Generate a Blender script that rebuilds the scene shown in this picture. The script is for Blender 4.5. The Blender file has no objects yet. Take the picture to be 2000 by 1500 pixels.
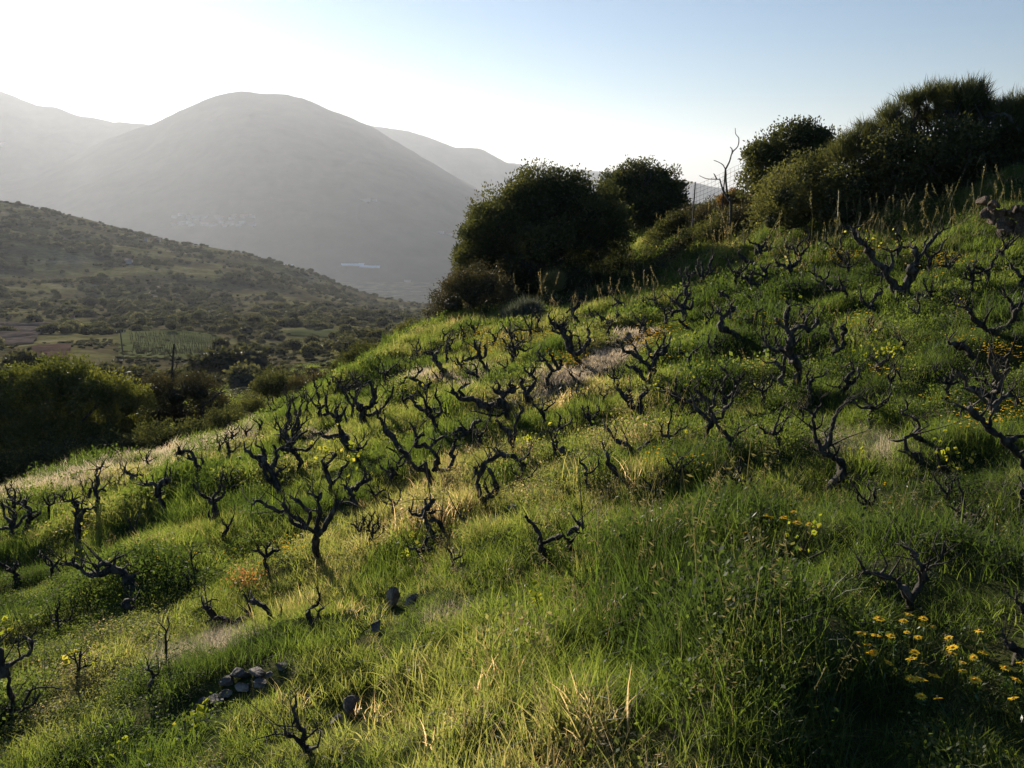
import bpy, math
import numpy as np
from mathutils import Vector

scene = bpy.context.scene
# ------------------------------------------------------------------ camera
FPX = 1556.0                       # focal length in photograph pixels (2000 wide)
PITCH = math.radians(14.4)
SP, CP = math.sin(PITCH), math.cos(PITCH)
cam_d = bpy.data.cameras.new("camera")
cam = bpy.data.objects.new("camera", cam_d)
scene.collection.objects.link(cam)
cam.location = (0, 0, 0)
cam.rotation_euler = (math.radians(90) - PITCH, 0, 0)
cam_d.sensor_width = 36.0
cam_d.lens = 36.0 * FPX / 2000.0
cam_d.clip_start = 0.05
cam_d.clip_end = 60000
scene.camera = cam

# ------------------------------------------------------------------ sky, sun, exposure
SUN_EL = math.radians(13.0)
SUN_AZ = math.radians(-26.5)       # measured from +Y (the view direction), negative = left
world = bpy.data.worlds.new("World")
scene.world = world
world.use_nodes = True
wt = world.node_tree
wt.nodes.clear()
sky = wt.nodes.new("ShaderNodeTexSky")
sky.sky_type = 'NISHITA'
sky.sun_disc = False
sky.sun_elevation = SUN_EL
sky.sun_rotation = SUN_AZ
sky.altitude = 400
sky.air_density = 1.15
sky.dust_density = 0.25
sky.ozone_density = 5.0
bg = wt.nodes.new("ShaderNodeBackground")
bg.inputs[1].default_value = 0.056
wo = wt.nodes.new("ShaderNodeOutputWorld")
wt.links.new(sky.outputs[0], bg.inputs[0])
wt.links.new(bg.outputs[0], wo.inputs[0])

sun_d = bpy.data.lights.new("sun", 'SUN')
sun_d.energy = 5.0
sun_d.angle = math.radians(0.53)
sun_d.color = (1.0, 0.91, 0.76)
sun = bpy.data.objects.new("sun", sun_d)
scene.collection.objects.link(sun)
SUNV = Vector((math.sin(SUN_AZ) * math.cos(SUN_EL), math.cos(SUN_AZ) * math.cos(SUN_EL), math.sin(SUN_EL)))
sun.rotation_euler = SUNV.to_track_quat('Z', 'Y').to_euler()

scene.view_settings.view_transform = 'Standard'
scene.view_settings.look = 'None'
scene.view_settings.exposure = 1.0
scene.view_settings.gamma = 1.0
scene.view_settings.use_curve_mapping = False
scene.render.engine = 'CYCLES'
cy = scene.cycles
cy.use_denoising = True
cy.max_bounces = 6
cy.diffuse_bounces = 3
cy.glossy_bounces = 2
cy.transmission_bounces = 4
cy.volume_bounces = 0
cy.transparent_max_bounces = 8
cy.sample_clamp_indirect = 4.0

# ------------------------------------------------------------------ helpers
def hash2(ix, iy, seed):
    h = (ix.astype(np.int64) * 374761393 + iy.astype(np.int64) * 668265263 + seed * 1442695041) & 0xffffffff
    h = ((h ^ (h >> 13)) * 1274126177) & 0xffffffff
    return ((h ^ (h >> 16)) & 0xffffff) / float(0xffffff)

def vnoise(x, y, seed=0):
    x = np.asarray(x, float); y = np.asarray(y, float)
    ix = np.floor(x); iy = np.floor(y)
    fx = x - ix; fy = y - iy
    fx = fx * fx * fx * (fx * (fx * 6 - 15) + 10); fy = fy * fy * fy * (fy * (fy * 6 - 15) + 10)
    a = hash2(ix, iy, seed); b = hash2(ix + 1, iy, seed)
    c = hash2(ix, iy + 1, seed); d = hash2(ix + 1, iy + 1, seed)
    return (a * (1 - fx) + b * fx) * (1 - fy) + (c * (1 - fx) + d * fx) * fy

def fbm(x, y, seed=0, octv=4, gain=0.5):
    s = 0; a = 1.0; n = 0
    for k in range(octv):
        s = s + a * (vnoise(x * 2 ** k + 17.3 * k, y * 2 ** k - 9.1 * k, seed + k) - 0.5)
        n += a; a *= gain
    return s / n * 2        # about -1..1

def ray(px, py):
    """photograph pixel -> (x/Y, z/Y) of its line of sight"""
    u = (np.asarray(px, float) - 1000) / FPX; v = (750 - np.asarray(py, float)) / FPX
    dy = CP + v * SP
    return u / dy, (-SP + v * CP) / dy

def pix(x, y, z):
    f = y * CP - z * SP; up = y * SP + z * CP
    f = np.maximum(f, 1e-3)
    return 1000 + FPX * x / f, 750 - FPX * up / f

def smooth(a, b, x):
    t = np.clip((x - a) / (b - a), 0, 1)
    return t * t * (3 - 2 * t)

def mesh_from(name, V, F, mats=(), midx=None, col=None, shade=True, colname="tint"):
    """V (n,3); F list of (m,k) index arrays; one mesh"""
    me = bpy.data.meshes.new(name)
    V = np.asarray(V, np.float32)
    F = [np.asarray(f, np.int32) for f in F if len(f)]
    me.vertices.add(len(V)); me.vertices.foreach_set("co", V.ravel())
    nl = sum(f.size for f in F); npoly = sum(len(f) for f in F)
    me.loops.add(nl); me.polygons.add(npoly)
    me.loops.foreach_set("vertex_index", np.concatenate([f.ravel() for f in F]))
    tot = np.concatenate([np.full(len(f), f.shape[1], np.int32) for f in F])
    st = np.concatenate([[0], np.cumsum(tot)[:-1]]).astype(np.int32)
    me.polygons.foreach_set("loop_start", st)
    me.polygons.foreach_set("loop_total", tot)
    if shade:
        me.polygons.foreach_set("use_smooth", np.ones(npoly, bool))
    for m in mats: me.materials.append(m)
    if midx is not None:
        me.polygons.foreach_set("material_index", np.asarray(midx, np.int32))
    if col is not None:
        at = me.attributes.new(colname, 'FLOAT', 'POINT')
        at.data.foreach_set("value", np.asarray(col, np.float32))
    me.update(calc_edges=True)
    return me

def put(name, me, parent=None, loc=None):
    o = bpy.data.objects.new(name, me)
    scene.collection.objects.link(o)
    if parent is not None: o.parent = parent
    if loc is not None: o.location = loc
    return o

def tag(o, label, cat, group=None, kind=None):
    if label: o["label"] = label
    if cat: o["category"] = cat
    if group: o["group"] = group
    if kind: o["kind"] = kind
    return o

def thing(name, loc, label, cat, group=None, rz=0):
    o = bpy.data.objects.new(name, None)
    o.empty_display_size = 0.3
    scene.collection.objects.link(o)
    o.location = loc; o.rotation_euler = (0, 0, rz)
    return tag(o, label, cat, group)

def copy_tree(o, loc, rz, sc, label, group=None):
    r = o.copy(); scene.collection.objects.link(r)
    r.location = loc; r.rotation_euler = (0, 0, rz); r.scale = (sc, sc, sc) if np.isscalar(sc) else sc
    r["label"] = label
    if group: r["group"] = group
    for ch in list(o.children):
        c = ch.copy(); scene.collection.objects.link(c); c.parent = r
    return r

# ------------------------------------------------------------------ materials
def mat_new(name):
    m = bpy.data.materials.new(name); m.use_nodes = True
    nt = m.node_tree; nt.nodes.clear()
    out = nt.nodes.new("ShaderNodeOutputMaterial")
    return m, nt, out

def N(nt, typ, **kw):
    n = nt.nodes.new(typ)
    for k, v in kw.items(): setattr(n, k, v)
    return n

def ramp(nt, fac, stops):
    r = nt.nodes.new("ShaderNodeValToRGB")
    el = r.color_ramp.elements
    while len(el) < len(stops): el.new(0.5)
    for e, (p, c) in zip(el, stops):
        e.position = p; e.color = (*c, 1)
    nt.links.new(fac, r.inputs[0])
    return r.outputs[0]

def mixc(nt, fac, a, b, typ='MIX'):
    m = nt.nodes.new("ShaderNodeMix"); m.data_type = 'RGBA'; m.blend_type = typ
    for s, v in ((m.inputs[0], fac), (m.inputs[6], a), (m.inputs[7], b)):
        if hasattr(v, 'default_value') or isinstance(v, bpy.types.NodeSocket): nt.links.new(v, s)
        elif isinstance(v, (int, float)): s.default_value = v
        else: s.default_value = (*v, 1)
    return m.outputs[2]

def leaf_mat(name, stops, trans=0.5, tcol=1.6, gloss=0.05, rough=0.45, attr="tint", inst=False, patch=True, yellow=(1.15, 1.1, 0.55), fine_noise=0.0):
    """thin foliage: diffuse + translucent, colour by a per-leaf attribute"""
    m, nt, out = mat_new(name)
    a = N(nt, "ShaderNodeAttribute"); a.attribute_name = attr
    a.attribute_type = 'INSTANCER' if inst else 'GEOMETRY'
    fac = a.outputs["Fac"]
    if inst:                      # blade value adds variation inside the tuft
        b = N(nt, "ShaderNodeAttribute"); b.attribute_name = "blade"; b.attribute_type = 'GEOMETRY'
        s = N(nt, "ShaderNodeMath", operation='MULTIPLY_ADD'); nt.links.new(b.outputs["Fac"], s.inputs[0])
        s.inputs[1].default_value = 1.0; nt.links.new(fac, s.inputs[2]); fac = s.outputs[0]
    c = ramp(nt, fac, stops)
    d = N(nt, "ShaderNodeBsdfDiffuse"); nt.links.new(c, d.inputs[0])
    t = N(nt, "ShaderNodeBsdfTranslucent")
    tc = mixc(nt, 1.0, c, (tcol * yellow[0], tcol * yellow[1], tcol * yellow[2]), 'MULTIPLY')
    nt.links.new(tc, t.inputs[0])
    mx = N(nt, "ShaderNodeMixShader"); mx.inputs[0].default_value = trans
    nt.links.new(d.outputs[0], mx.inputs[1]); nt.links.new(t.outputs[0], mx.inputs[2])
    g = N(nt, "ShaderNodeBsdfGlossy"); g.inputs["Roughness"].default_value = rough
    g.inputs["Color"].default_value = (1, 1, 1, 1)
    m2 = N(nt, "ShaderNodeMixShader"); m2.inputs[0].default_value = gloss
    nt.links.new(mx.outputs[0], m2.inputs[1]); nt.links.new(g.outputs[0], m2.inputs[2])
    nt.links.new(m2.outputs[0], out.inputs[0])
    return m

def solid_mat(name, stops, scale=4.0, rough=0.85, bump=0.4, bscale=30.0, bdist=0.02, detail=6, stretch=None, spec=0.2, seed=0.0):
    """opaque surface: noise driven colour and relief, object coordinates"""
    m, nt, out = mat_new(name)
    tc = N(nt, "ShaderNodeTexCoord"); mp = N(nt, "ShaderNodeMapping")
    mp.inputs["Location"].default_value = (seed, seed * 2.3, 0)
    if stretch: mp.inputs["Scale"].default_value = stretch
    nt.links.new(tc.outputs["Object"], mp.inputs[0])
    n = N(nt, "ShaderNodeTexNoise"); n.inputs["Scale"].default_value = scale; n.inputs["Detail"].default_value = detail
    nt.links.new(mp.outputs[0], n.inputs[0])
    c = ramp(nt, n.outputs[0], stops)
    p = N(nt, "ShaderNodeBsdfPrincipled"); p.inputs["Roughness"].default_value = rough
    p.inputs["Specular IOR Level"].default_value = spec
    nt.links.new(c, p.inputs["Base Color"])
    n2 = N(nt, "ShaderNodeTexNoise"); n2.inputs["Scale"].default_value = bscale; n2.inputs["Detail"].default_value = 8
    nt.links.new(mp.outputs[0], n2.inputs[0])
    b = N(nt, "ShaderNodeBump"); b.inputs["Strength"].default_value = bump; b.inputs["Distance"].default_value = bdist
    nt.links.new(n2.outputs[0], b.inputs["Height"]); nt.links.new(b.outputs[0], p.inputs["Normal"])
    nt.links.new(p.outputs[0], out.inputs[0])
    return m
# ------------------------------------------------------------------ terrain heights
# control points: photograph column -> (row, forward distance in metres) of places on the ground
CTRL = {
 -500: [(1500,4.0),(1300,6.5),(1150,10),(1080,14),(1110,18),(1080,27),(1000,40),(880,60),(780,110),(700,200),(620,350),(470,600),(330,950),(450,1600)],
 0: [(1900,2.2),(1500,3.4),(1250,6),(1080,10),(970,14.5),(985,17),(1000,22),(930,35),(810,60),(735,110),(672,200),(610,350),(520,600),(400,950),(480,1600)],
 250: [(1900,2.1),(1500,3.1),(1250,5),(1050,8.5),(935,13),(905,16),(925,19),(930,25),(870,35),(790,60),(728,110),(682,200),(622,350),(550,600),(468,950),(540,1700)],
 450: [(1500,2.9),(1250,4.6),(1050,7.5),(900,12.5),(850,17),(858,20),(870,25),(840,35),(780,60),(725,110),(682,200),(627,350),(567,600),(503,950),(560,1800)],
 650: [(1500,2.75),(1250,4.1),(1050,6.6),(900,10.5),(800,15.5),(745,20),(760,25),(790,33),(775,60),(725,110),(682,200),(632,350),(592,600),(555,950),(590,1900)],
 850: [(1500,2.6),(1250,3.8),(1050,6),(900,9),(780,13),(690,18),(640,23),(665,29),(710,40),(725,70),(705,110),(672,200),(640,350),(612,600),(594,950),(592,2200)],
 1000: [(1500,2.45),(1250,3.5),(1050,5.5),(900,8),(780,11.5),(680,16),(622,21),(600,25),(590,30),(620,40),(690,70),(690,110),(662,200),(640,350),(620,600),(605,950)],
 1200: [(1500,2.35),(1250,3.3),(1050,5),(900,7.2),(780,10.3),(680,14),(605,19),(572,24),(530,29),(488,33),(460,37),(490,44),(600,70),(650,110),(650,200),(640,350)],
 1400: [(1500,2.25),(1250,3.1),(1050,4.6),(900,6.5),(780,9),(680,12),(600,15.5),(535,19.5),(485,24),(435,28),(402,33),(425,40),(550,70),(620,110),(640,350)],
 1600: [(1500,2.2),(1250,3.0),(1050,4.3),(900,5.9),(780,8),(680,10.5),(600,13),(530,15.5),(455,18.5),(405,22),(375,28),(395,36),(520,70),(620,150)],
 1800: [(1500,2.15),(1250,2.9),(1050,4.1),(900,5.5),(780,7.2),(680,9.2),(600,11.2),(500,13.8),(430,16),(355,20),(325,26),(345,34),(480,70),(600,150)],
 2000: [(1500,2.1),(1250,2.8),(1050,3.9),(900,5.1),(780,6.5),(680,8.1),(600,9.7),(500,12),(455,13.4),(385,14.1),(340,16.5),(285,21),(262,28),(300,38),(450,80),(600,150)],
 2400: [(1500,1.9),(1200,2.6),(900,4.3),(600,8),(400,12),(240,18),(180,28),(250,45),(480,120)],
}
_c = []
for _px, rows in CTRL.items():
    for _py, _Y in rows:
        _t, _s = ray(_px, _py)
        _c.append((float(_t), math.log(_Y), float(_s) * _Y))
for _t in (-2.2, -1.5, -0.8, -0.3, 0.2, 0.7, 1.3, 2.0):
    for _Y in (0.3, 0.7, 1.3):
        _c.append((_t, math.log(_Y), -1.93 + 0.22 * _t * _Y - 0.04 * _Y))
    for _Y in (2600, 6000, 14000, 30000):
        _c.append((_t, math.log(_Y), -400.0))
for _Y, _zl in ((2.2, -2.95), (4, -4.1), (8, -7.0), (14, -11), (25, -18), (60, -35), (110, -48), (200, -62), (350, -70), (600, -30), (950, 40), (1600, -150)):
    _c.append((-1.5, math.log(_Y), _zl))
for _Y, _zr in ((2.2, -1.0), (4, -0.2), (8, 1.6), (14, 4), (28, 7), (60, 2), (150, -30), (400, -110)):
    _c.append((1.5, math.log(_Y), _zr))
for _t in (-0.2, 0.0, 0.25, 0.5, 0.75):
    _c.append((_t, math.log(900), -150.0 - 80 * _t)); _c.append((_t, math.log(1500), -260.0))
_c = np.array(_c)
KT = 3.2
def _enc(z, L):       # compress heights so that near and far ones weigh alike
    return z / np.exp(np.maximum(L, 0.0)) ** 1.0
_P = np.stack([_c[:, 0] * KT, _c[:, 1] * 1.35], 1)
_D = np.sqrt(((_P[:, None] - _P[None]) ** 2).sum(-1))
_phi = lambda r: r ** 3 / (1 + r)          # between linear and cubic
_n = len(_P)
_A = np.zeros((_n + 3, _n + 3))
_A[:_n, :_n] = _phi(_D) + np.eye(_n) * 0.004
_A[:_n, _n] = 1; _A[:_n, _n + 1:] = _P; _A[_n, :_n] = 1; _A[_n + 1:, :_n] = _P.T
_W = np.linalg.solve(_A, np.concatenate([_enc(_c[:, 2], _c[:, 1]), [0, 0, 0]]))

def base_z(t, L):
    t = np.asarray(t, float); L = np.asarray(L, float)
    sh = t.shape; Q = np.stack([t.ravel() * KT, L.ravel() * 1.35], 1)
    out = np.empty(len(Q))
    for k in range(0, len(Q), 20000):
        q = Q[k:k + 20000]
        r = np.sqrt(((q[:, None] - _P[None]) ** 2).sum(-1))
        out[k:k + 20000] = _phi(r) @ _W[:_n] + _W[_n] + q @ _W[_n + 1:]
    return out.reshape(sh) * np.exp(np.maximum(L, 0.0))

def detail_z(x, y):
    r = np.sqrt(x * x + y * y)
    near = 1 - smooth(45, 80, r)
    d = near * (0.17 * fbm(x * 0.6, y * 0.6, 3, 3) + 0.17 * fbm(x * 1.6, y * 1.6, 8, 2))
    d = d * smooth(0.5, 3, r)
    mid = smooth(50, 110, r)
    d = d + mid * (fbm(x / 60, y / 60, 21, 4) * 4.0 * (1 - smooth(600, 1500, r)) + smooth(300, 800, r) * (1 - smooth(1700, 2400, r)) * 14 * fbm(x / 240, y / 240, 31, 4))
    return d

def ground_z(x, y):
    x = np.asarray(x, float); y = np.asarray(y, float)
    Y = np.maximum(y, 0.3); t = np.clip(x / Y, -3, 3)
    return base_z(t, np.log(Y)) + detail_z(x, y)

# fast lookup on a (t, logY) grid
GT = np.linspace(-1.6, 1.6, 321); GL = np.linspace(math.log(0.3), math.log(3000), 700)
_gt, _gl = np.meshgrid(GT, GL)
_GX = _gt * np.exp(_gl); _GY = np.exp(_gl)
GZ = base_z(_gt, _gl)
def gz(x, y):
    x = np.asarray(x, float); y = np.maximum(np.asarray(y, float), 0.3)
    a = (x / y - GT[0]) / (GT[1] - GT[0]); b = (np.log(y) - GL[0]) / (GL[1] - GL[0])
    a = np.clip(a, 0, len(GT) - 1.001); b = np.clip(b, 0, len(GL) - 1.001)
    i = a.astype(int); j = b.astype(int); fa = a - i; fb = b - j
    z = (GZ[j, i] * (1 - fa) + GZ[j, i + 1] * fa) * (1 - fb) + (GZ[j + 1, i] * (1 - fa) + GZ[j + 1, i + 1] * fa) * fb
    return z + detail_z(x, y)

def hit(px, py, ymin=1.0, ymax=2500):
    """first place where the line of sight through a photograph pixel meets the ground"""
    t, s = ray(px, py)
    Y = np.exp(np.linspace(math.log(ymin), math.log(ymax), 2500))
    d = s * Y - gz(t * Y, Y)
    k = np.argmax(d < 0)
    if not (d < 0).any(): k = np.argmin(np.abs(d / Y))
    return float(t * Y[k]), float(Y[k]), float(gz(t * Y[k], Y[k]))

# ------------------------------------------------------------------ ground sheet, one sheet to the horizon
def ground_material():
    m, nt, out = mat_new("ground_soil_and_scrub")
    geo = N(nt, "ShaderNodeNewGeometry")
    def noise(scale, det=6, rough=0.6):
        n = N(nt, "ShaderNodeTexNoise"); n.inputs["Scale"].default_value = scale
        n.inputs["Detail"].default_value = det; n.inputs["Roughness"].default_value = rough
        nt.links.new(geo.outputs["Position"], n.inputs["Vector"]); return n.outputs[0]
    near = ramp(nt, noise(2.2), [(0.3, (0.022, 0.028, 0.010)), (0.52, (0.045, 0.055, 0.018)), (0.66, (0.11, 0.09, 0.05)), (0.8, (0.17, 0.14, 0.09))])
    far = ramp(nt, noise(0.02, 8, 0.65), [(0.32, (0.05, 0.046, 0.030)), (0.47, (0.10, 0.086, 0.055)), (0.56, (0.14, 0.135, 0.065)), (0.68, (0.22, 0.18, 0.135))])
    far2 = ramp(nt, noise(0.25, 8, 0.7), [(0.35, (0.6, 0.65, 0.5)), (0.6, (1.25, 1.2, 1.1))])
    far = mixc(nt, 1.0, far, far2, 'MULTIPLY')
    a = N(nt, "ShaderNodeAttribute"); a.attribute_name = "tint"
    c = mixc(nt, a.outputs["Fac"], near, far)
    p = N(nt, "ShaderNodeBsdfDiffuse"); nt.links.new(c, p.inputs["Color"])
    b = N(nt, "ShaderNodeBump"); b.inputs["Strength"].default_value = 0.6; b.inputs["Distance"].default_value = 0.05
    nt.links.new(noise(14), b.inputs["Height"]); nt.links.new(b.outputs[0], p.inputs["Normal"])
    nt.links.new(p.outputs[0], out.inputs[0])
    return m

def grid_faces(nr, nc):
    i = np.arange(nr - 1)[:, None] * nc + np.arange(nc - 1)[None]
    i = i.ravel()
    return np.stack([i, i + 1, i + nc + 1, i + nc], 1)

def build_ground():
    t = np.concatenate([np.linspace(-1.6, -0.82, 50)[:-1], np.linspace(-0.82, 0.82, 380), np.linspace(0.82, 1.6, 50)[1:]])
    L = np.concatenate([np.linspace(math.log(0.35), math.log(2.0), 16)[:-1], np.linspace(math.log(2.0), math.log(2500), 520), np.linspace(math.log(2500), math.log(22000), 20)[1:]])
    T, LL = np.meshgrid(t, L)
    Y = np.exp(LL); X = T * Y
    Z = base_z(T, LL)
    w = smooth(1900, 2600, Y); Z = Z * (1 - w) + -400 * w
    Z = Z + detail_z(X, Y)
    V = np.stack([X.ravel(), Y.ravel(), Z.ravel()], 1)
    r = np.sqrt(X ** 2 + Y ** 2).ravel()
    me = mesh_from("ground", V, [grid_faces(*T.shape)], [ground_material()], col=smooth(35, 90, r))
    o = put("ground", me); o["kind"] = "structure"
    return o
ground = build_ground()

# ------------------------------------------------------------------ mountains
def mountain_material(name, dark, mid, light, sc=0.004):
    m, nt, out = mat_new(name)
    geo = N(nt, "ShaderNodeNewGeometry")
    n = N(nt, "ShaderNodeTexNoise"); n.inputs["Scale"].default_value = sc; n.inputs["Detail"].default_value = 10
    n.inputs["Roughness"].default_value = 0.68
    nt.links.new(geo.outputs["Position"], n.inputs["Vector"])
    c = ramp(nt, n.outputs[0], [(0.38, dark), (0.50, mid), (0.62, light)])
    p = N(nt, "ShaderNodeBsdfDiffuse"); nt.links.new(c, p.inputs[0])
    nt.links.new(p.outputs[0], out.inputs[0])
    return m

def mountain(name, prof, Yr, Yf, Yb, mat, rough, seed, label=None, nx=420, ny=130, floor=-410, gully=0.0, px0=None, px1=None, pw=1.0):
    prof = np.array(prof, float)
    px = np.linspace(prof[0, 0], prof[-1, 0], nx)
    # smooth interpolation of the traced skyline
    py = np.interp(px, prof[:, 0], prof[:, 1])
    ker = np.ones(7) / 7; pyp = np.pad(py, 3, mode='edge'); py = np.convolve(pyp, ker, 'valid')
    t, s = ray(px, py)
    zr = s * Yr
    v = np.linspace(0, 1, ny)
    rows = []
    for q in v:
        if q < 0.68:
            k = q / 0.68; Y = Yf + (Yr - Yf) * k; h = k ** pw
        else:
            k = (q - 0.68) / 0.32; Y = Yr + (Yb - Yr) * k; h = 1 - k ** 1.2
        rows.append((Y, h))
    Yv = np.array([r[0] for r in rows]); H = np.array([r[1] for r in rows])
    T, YY = np.meshgrid(t, Yv); HH = np.repeat(H[:, None], nx, 1)
    X = T * YY
    ZR = np.repeat(zr[None], ny, 0)
    env = np.clip(4 * HH * (1 - HH), 0, 1) ** 0.7
    amp = rough * np.clip((ZR - floor) / 500, 0.05, 1.5)
    rid = 1 - np.abs(fbm(X / 900 + 3, YY / 2600, seed, 5, 0.55)) * 2.2
    Z = floor + (ZR - floor) * HH + env * amp * (rid * 0.7 + fbm(X / 500, YY / 500, seed + 9, 5) * 0.6) - env * gully
    Z = Z + (1 - env) * HH * 5 * fbm(X / 60, YY / 60, seed + 5, 3)
    me = mesh_from(name, np.stack([X.ravel(), YY.ravel(), Z.ravel()], 1), [grid_faces(ny, nx)], [mat])
    o = put(name, me); o["kind"] = "structure"
    if label: o["label"] = label
    return o

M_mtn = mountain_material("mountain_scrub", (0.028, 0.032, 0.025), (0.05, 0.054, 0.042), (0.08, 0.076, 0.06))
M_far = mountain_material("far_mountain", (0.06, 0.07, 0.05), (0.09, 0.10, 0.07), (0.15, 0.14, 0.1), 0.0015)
mountain("mountain", [(-420,400),(-200,372),(-60,358),(20,350),(60,346),(90,332),(130,312),(200,275),(250,256),(300,240),(350,216),(400,194),(430,184),(455,179),(480,178),(510,183),(560,183),(585,190),(615,200),(640,214),(670,222),(700,236),(730,248),(760,268),(790,284),(820,304),(850,320),(880,340),(930,366),(1000,402),(1080,436),(1180,470),(1300,500)],
         5600, 3200, 8200, M_mtn, 55, 51)
mountain("mountain", [(-700,128),(-450,126),(-300,128),(-150,135),(-60,158),(0,178),(20,184),(45,196),(75,206),(110,209),(150,226),(190,231),(215,238),(250,240),(285,243),(330,250),(420,275),(560,320)],
         6800, 5300, 9800, M_mtn, 70, 77)
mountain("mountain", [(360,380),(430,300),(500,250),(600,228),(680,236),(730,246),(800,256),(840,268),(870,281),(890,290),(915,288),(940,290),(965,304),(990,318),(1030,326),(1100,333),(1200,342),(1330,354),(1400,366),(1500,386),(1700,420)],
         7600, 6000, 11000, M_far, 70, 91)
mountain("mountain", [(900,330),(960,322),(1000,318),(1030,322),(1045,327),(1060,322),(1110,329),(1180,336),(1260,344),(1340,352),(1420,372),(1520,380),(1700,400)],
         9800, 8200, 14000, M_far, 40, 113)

# ------------------------------------------------------------------ haze: one closed box of even air
def haze_box():
    x0, x1, y0, y1, z0, z1 = -19000, 19000, -60, 23000, -440, 930
    V = [(x, y, z) for z in (z0, z1) for y in (y0, y1) for x in (x0, x1)]
    F = [(0, 2, 3, 1), (4, 5, 7, 6), (0, 1, 5, 4), (2, 6, 7, 3), (0, 4, 6, 2), (1, 3, 7, 5)]
    m, nt, out = mat_new("haze_air")
    pv = N(nt, "ShaderNodeVolumePrincipled")
    pv.inputs["Color"].default_value = (0.84, 0.88, 0.97, 1)
    pv.inputs["Density"].default_value = HAZE
    pv.inputs["Anisotropy"].default_value = HAZE_G
    nt.links.new(pv.outputs[0], out.inputs[1])
    me = mesh_from("haze", V, [np.array(F)], [m], shade=False)
    o = put("haze", me); o["kind"] = "stuff"
    return o
HAZE = 0.000064
HAZE_G = 0.38
haze_box()
# ------------------------------------------------------------------ tubes, leaves, crowns
rng = np.random.default_rng(7)

def catmull(P, R, sub=3):
    P = np.asarray(P, float); R = np.asarray(R, float)
    if len(P) < 2: return P, R
    Q = np.vstack([2 * P[0] - P[1], P, 2 * P[-1] - P[-2]])
    out = []; ro = []
    for i in range(len(P) - 1):
        p0, p1, p2, p3 = Q[i:i + 4]
        for k in range(sub):
            u = k / sub
            out.append(0.5 * (2 * p1 + (p2 - p0) * u + (2 * p0 - 5 * p1 + 4 * p2 - p3) * u * u + (-p0 + 3 * p1 - 3 * p2 + p3) * u ** 3))
            ro.append(R[i] * (1 - u) + R[i + 1] * u)
    out.append(P[-1]); ro.append(R[-1])
    return np.array(out), np.array(ro)

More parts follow.
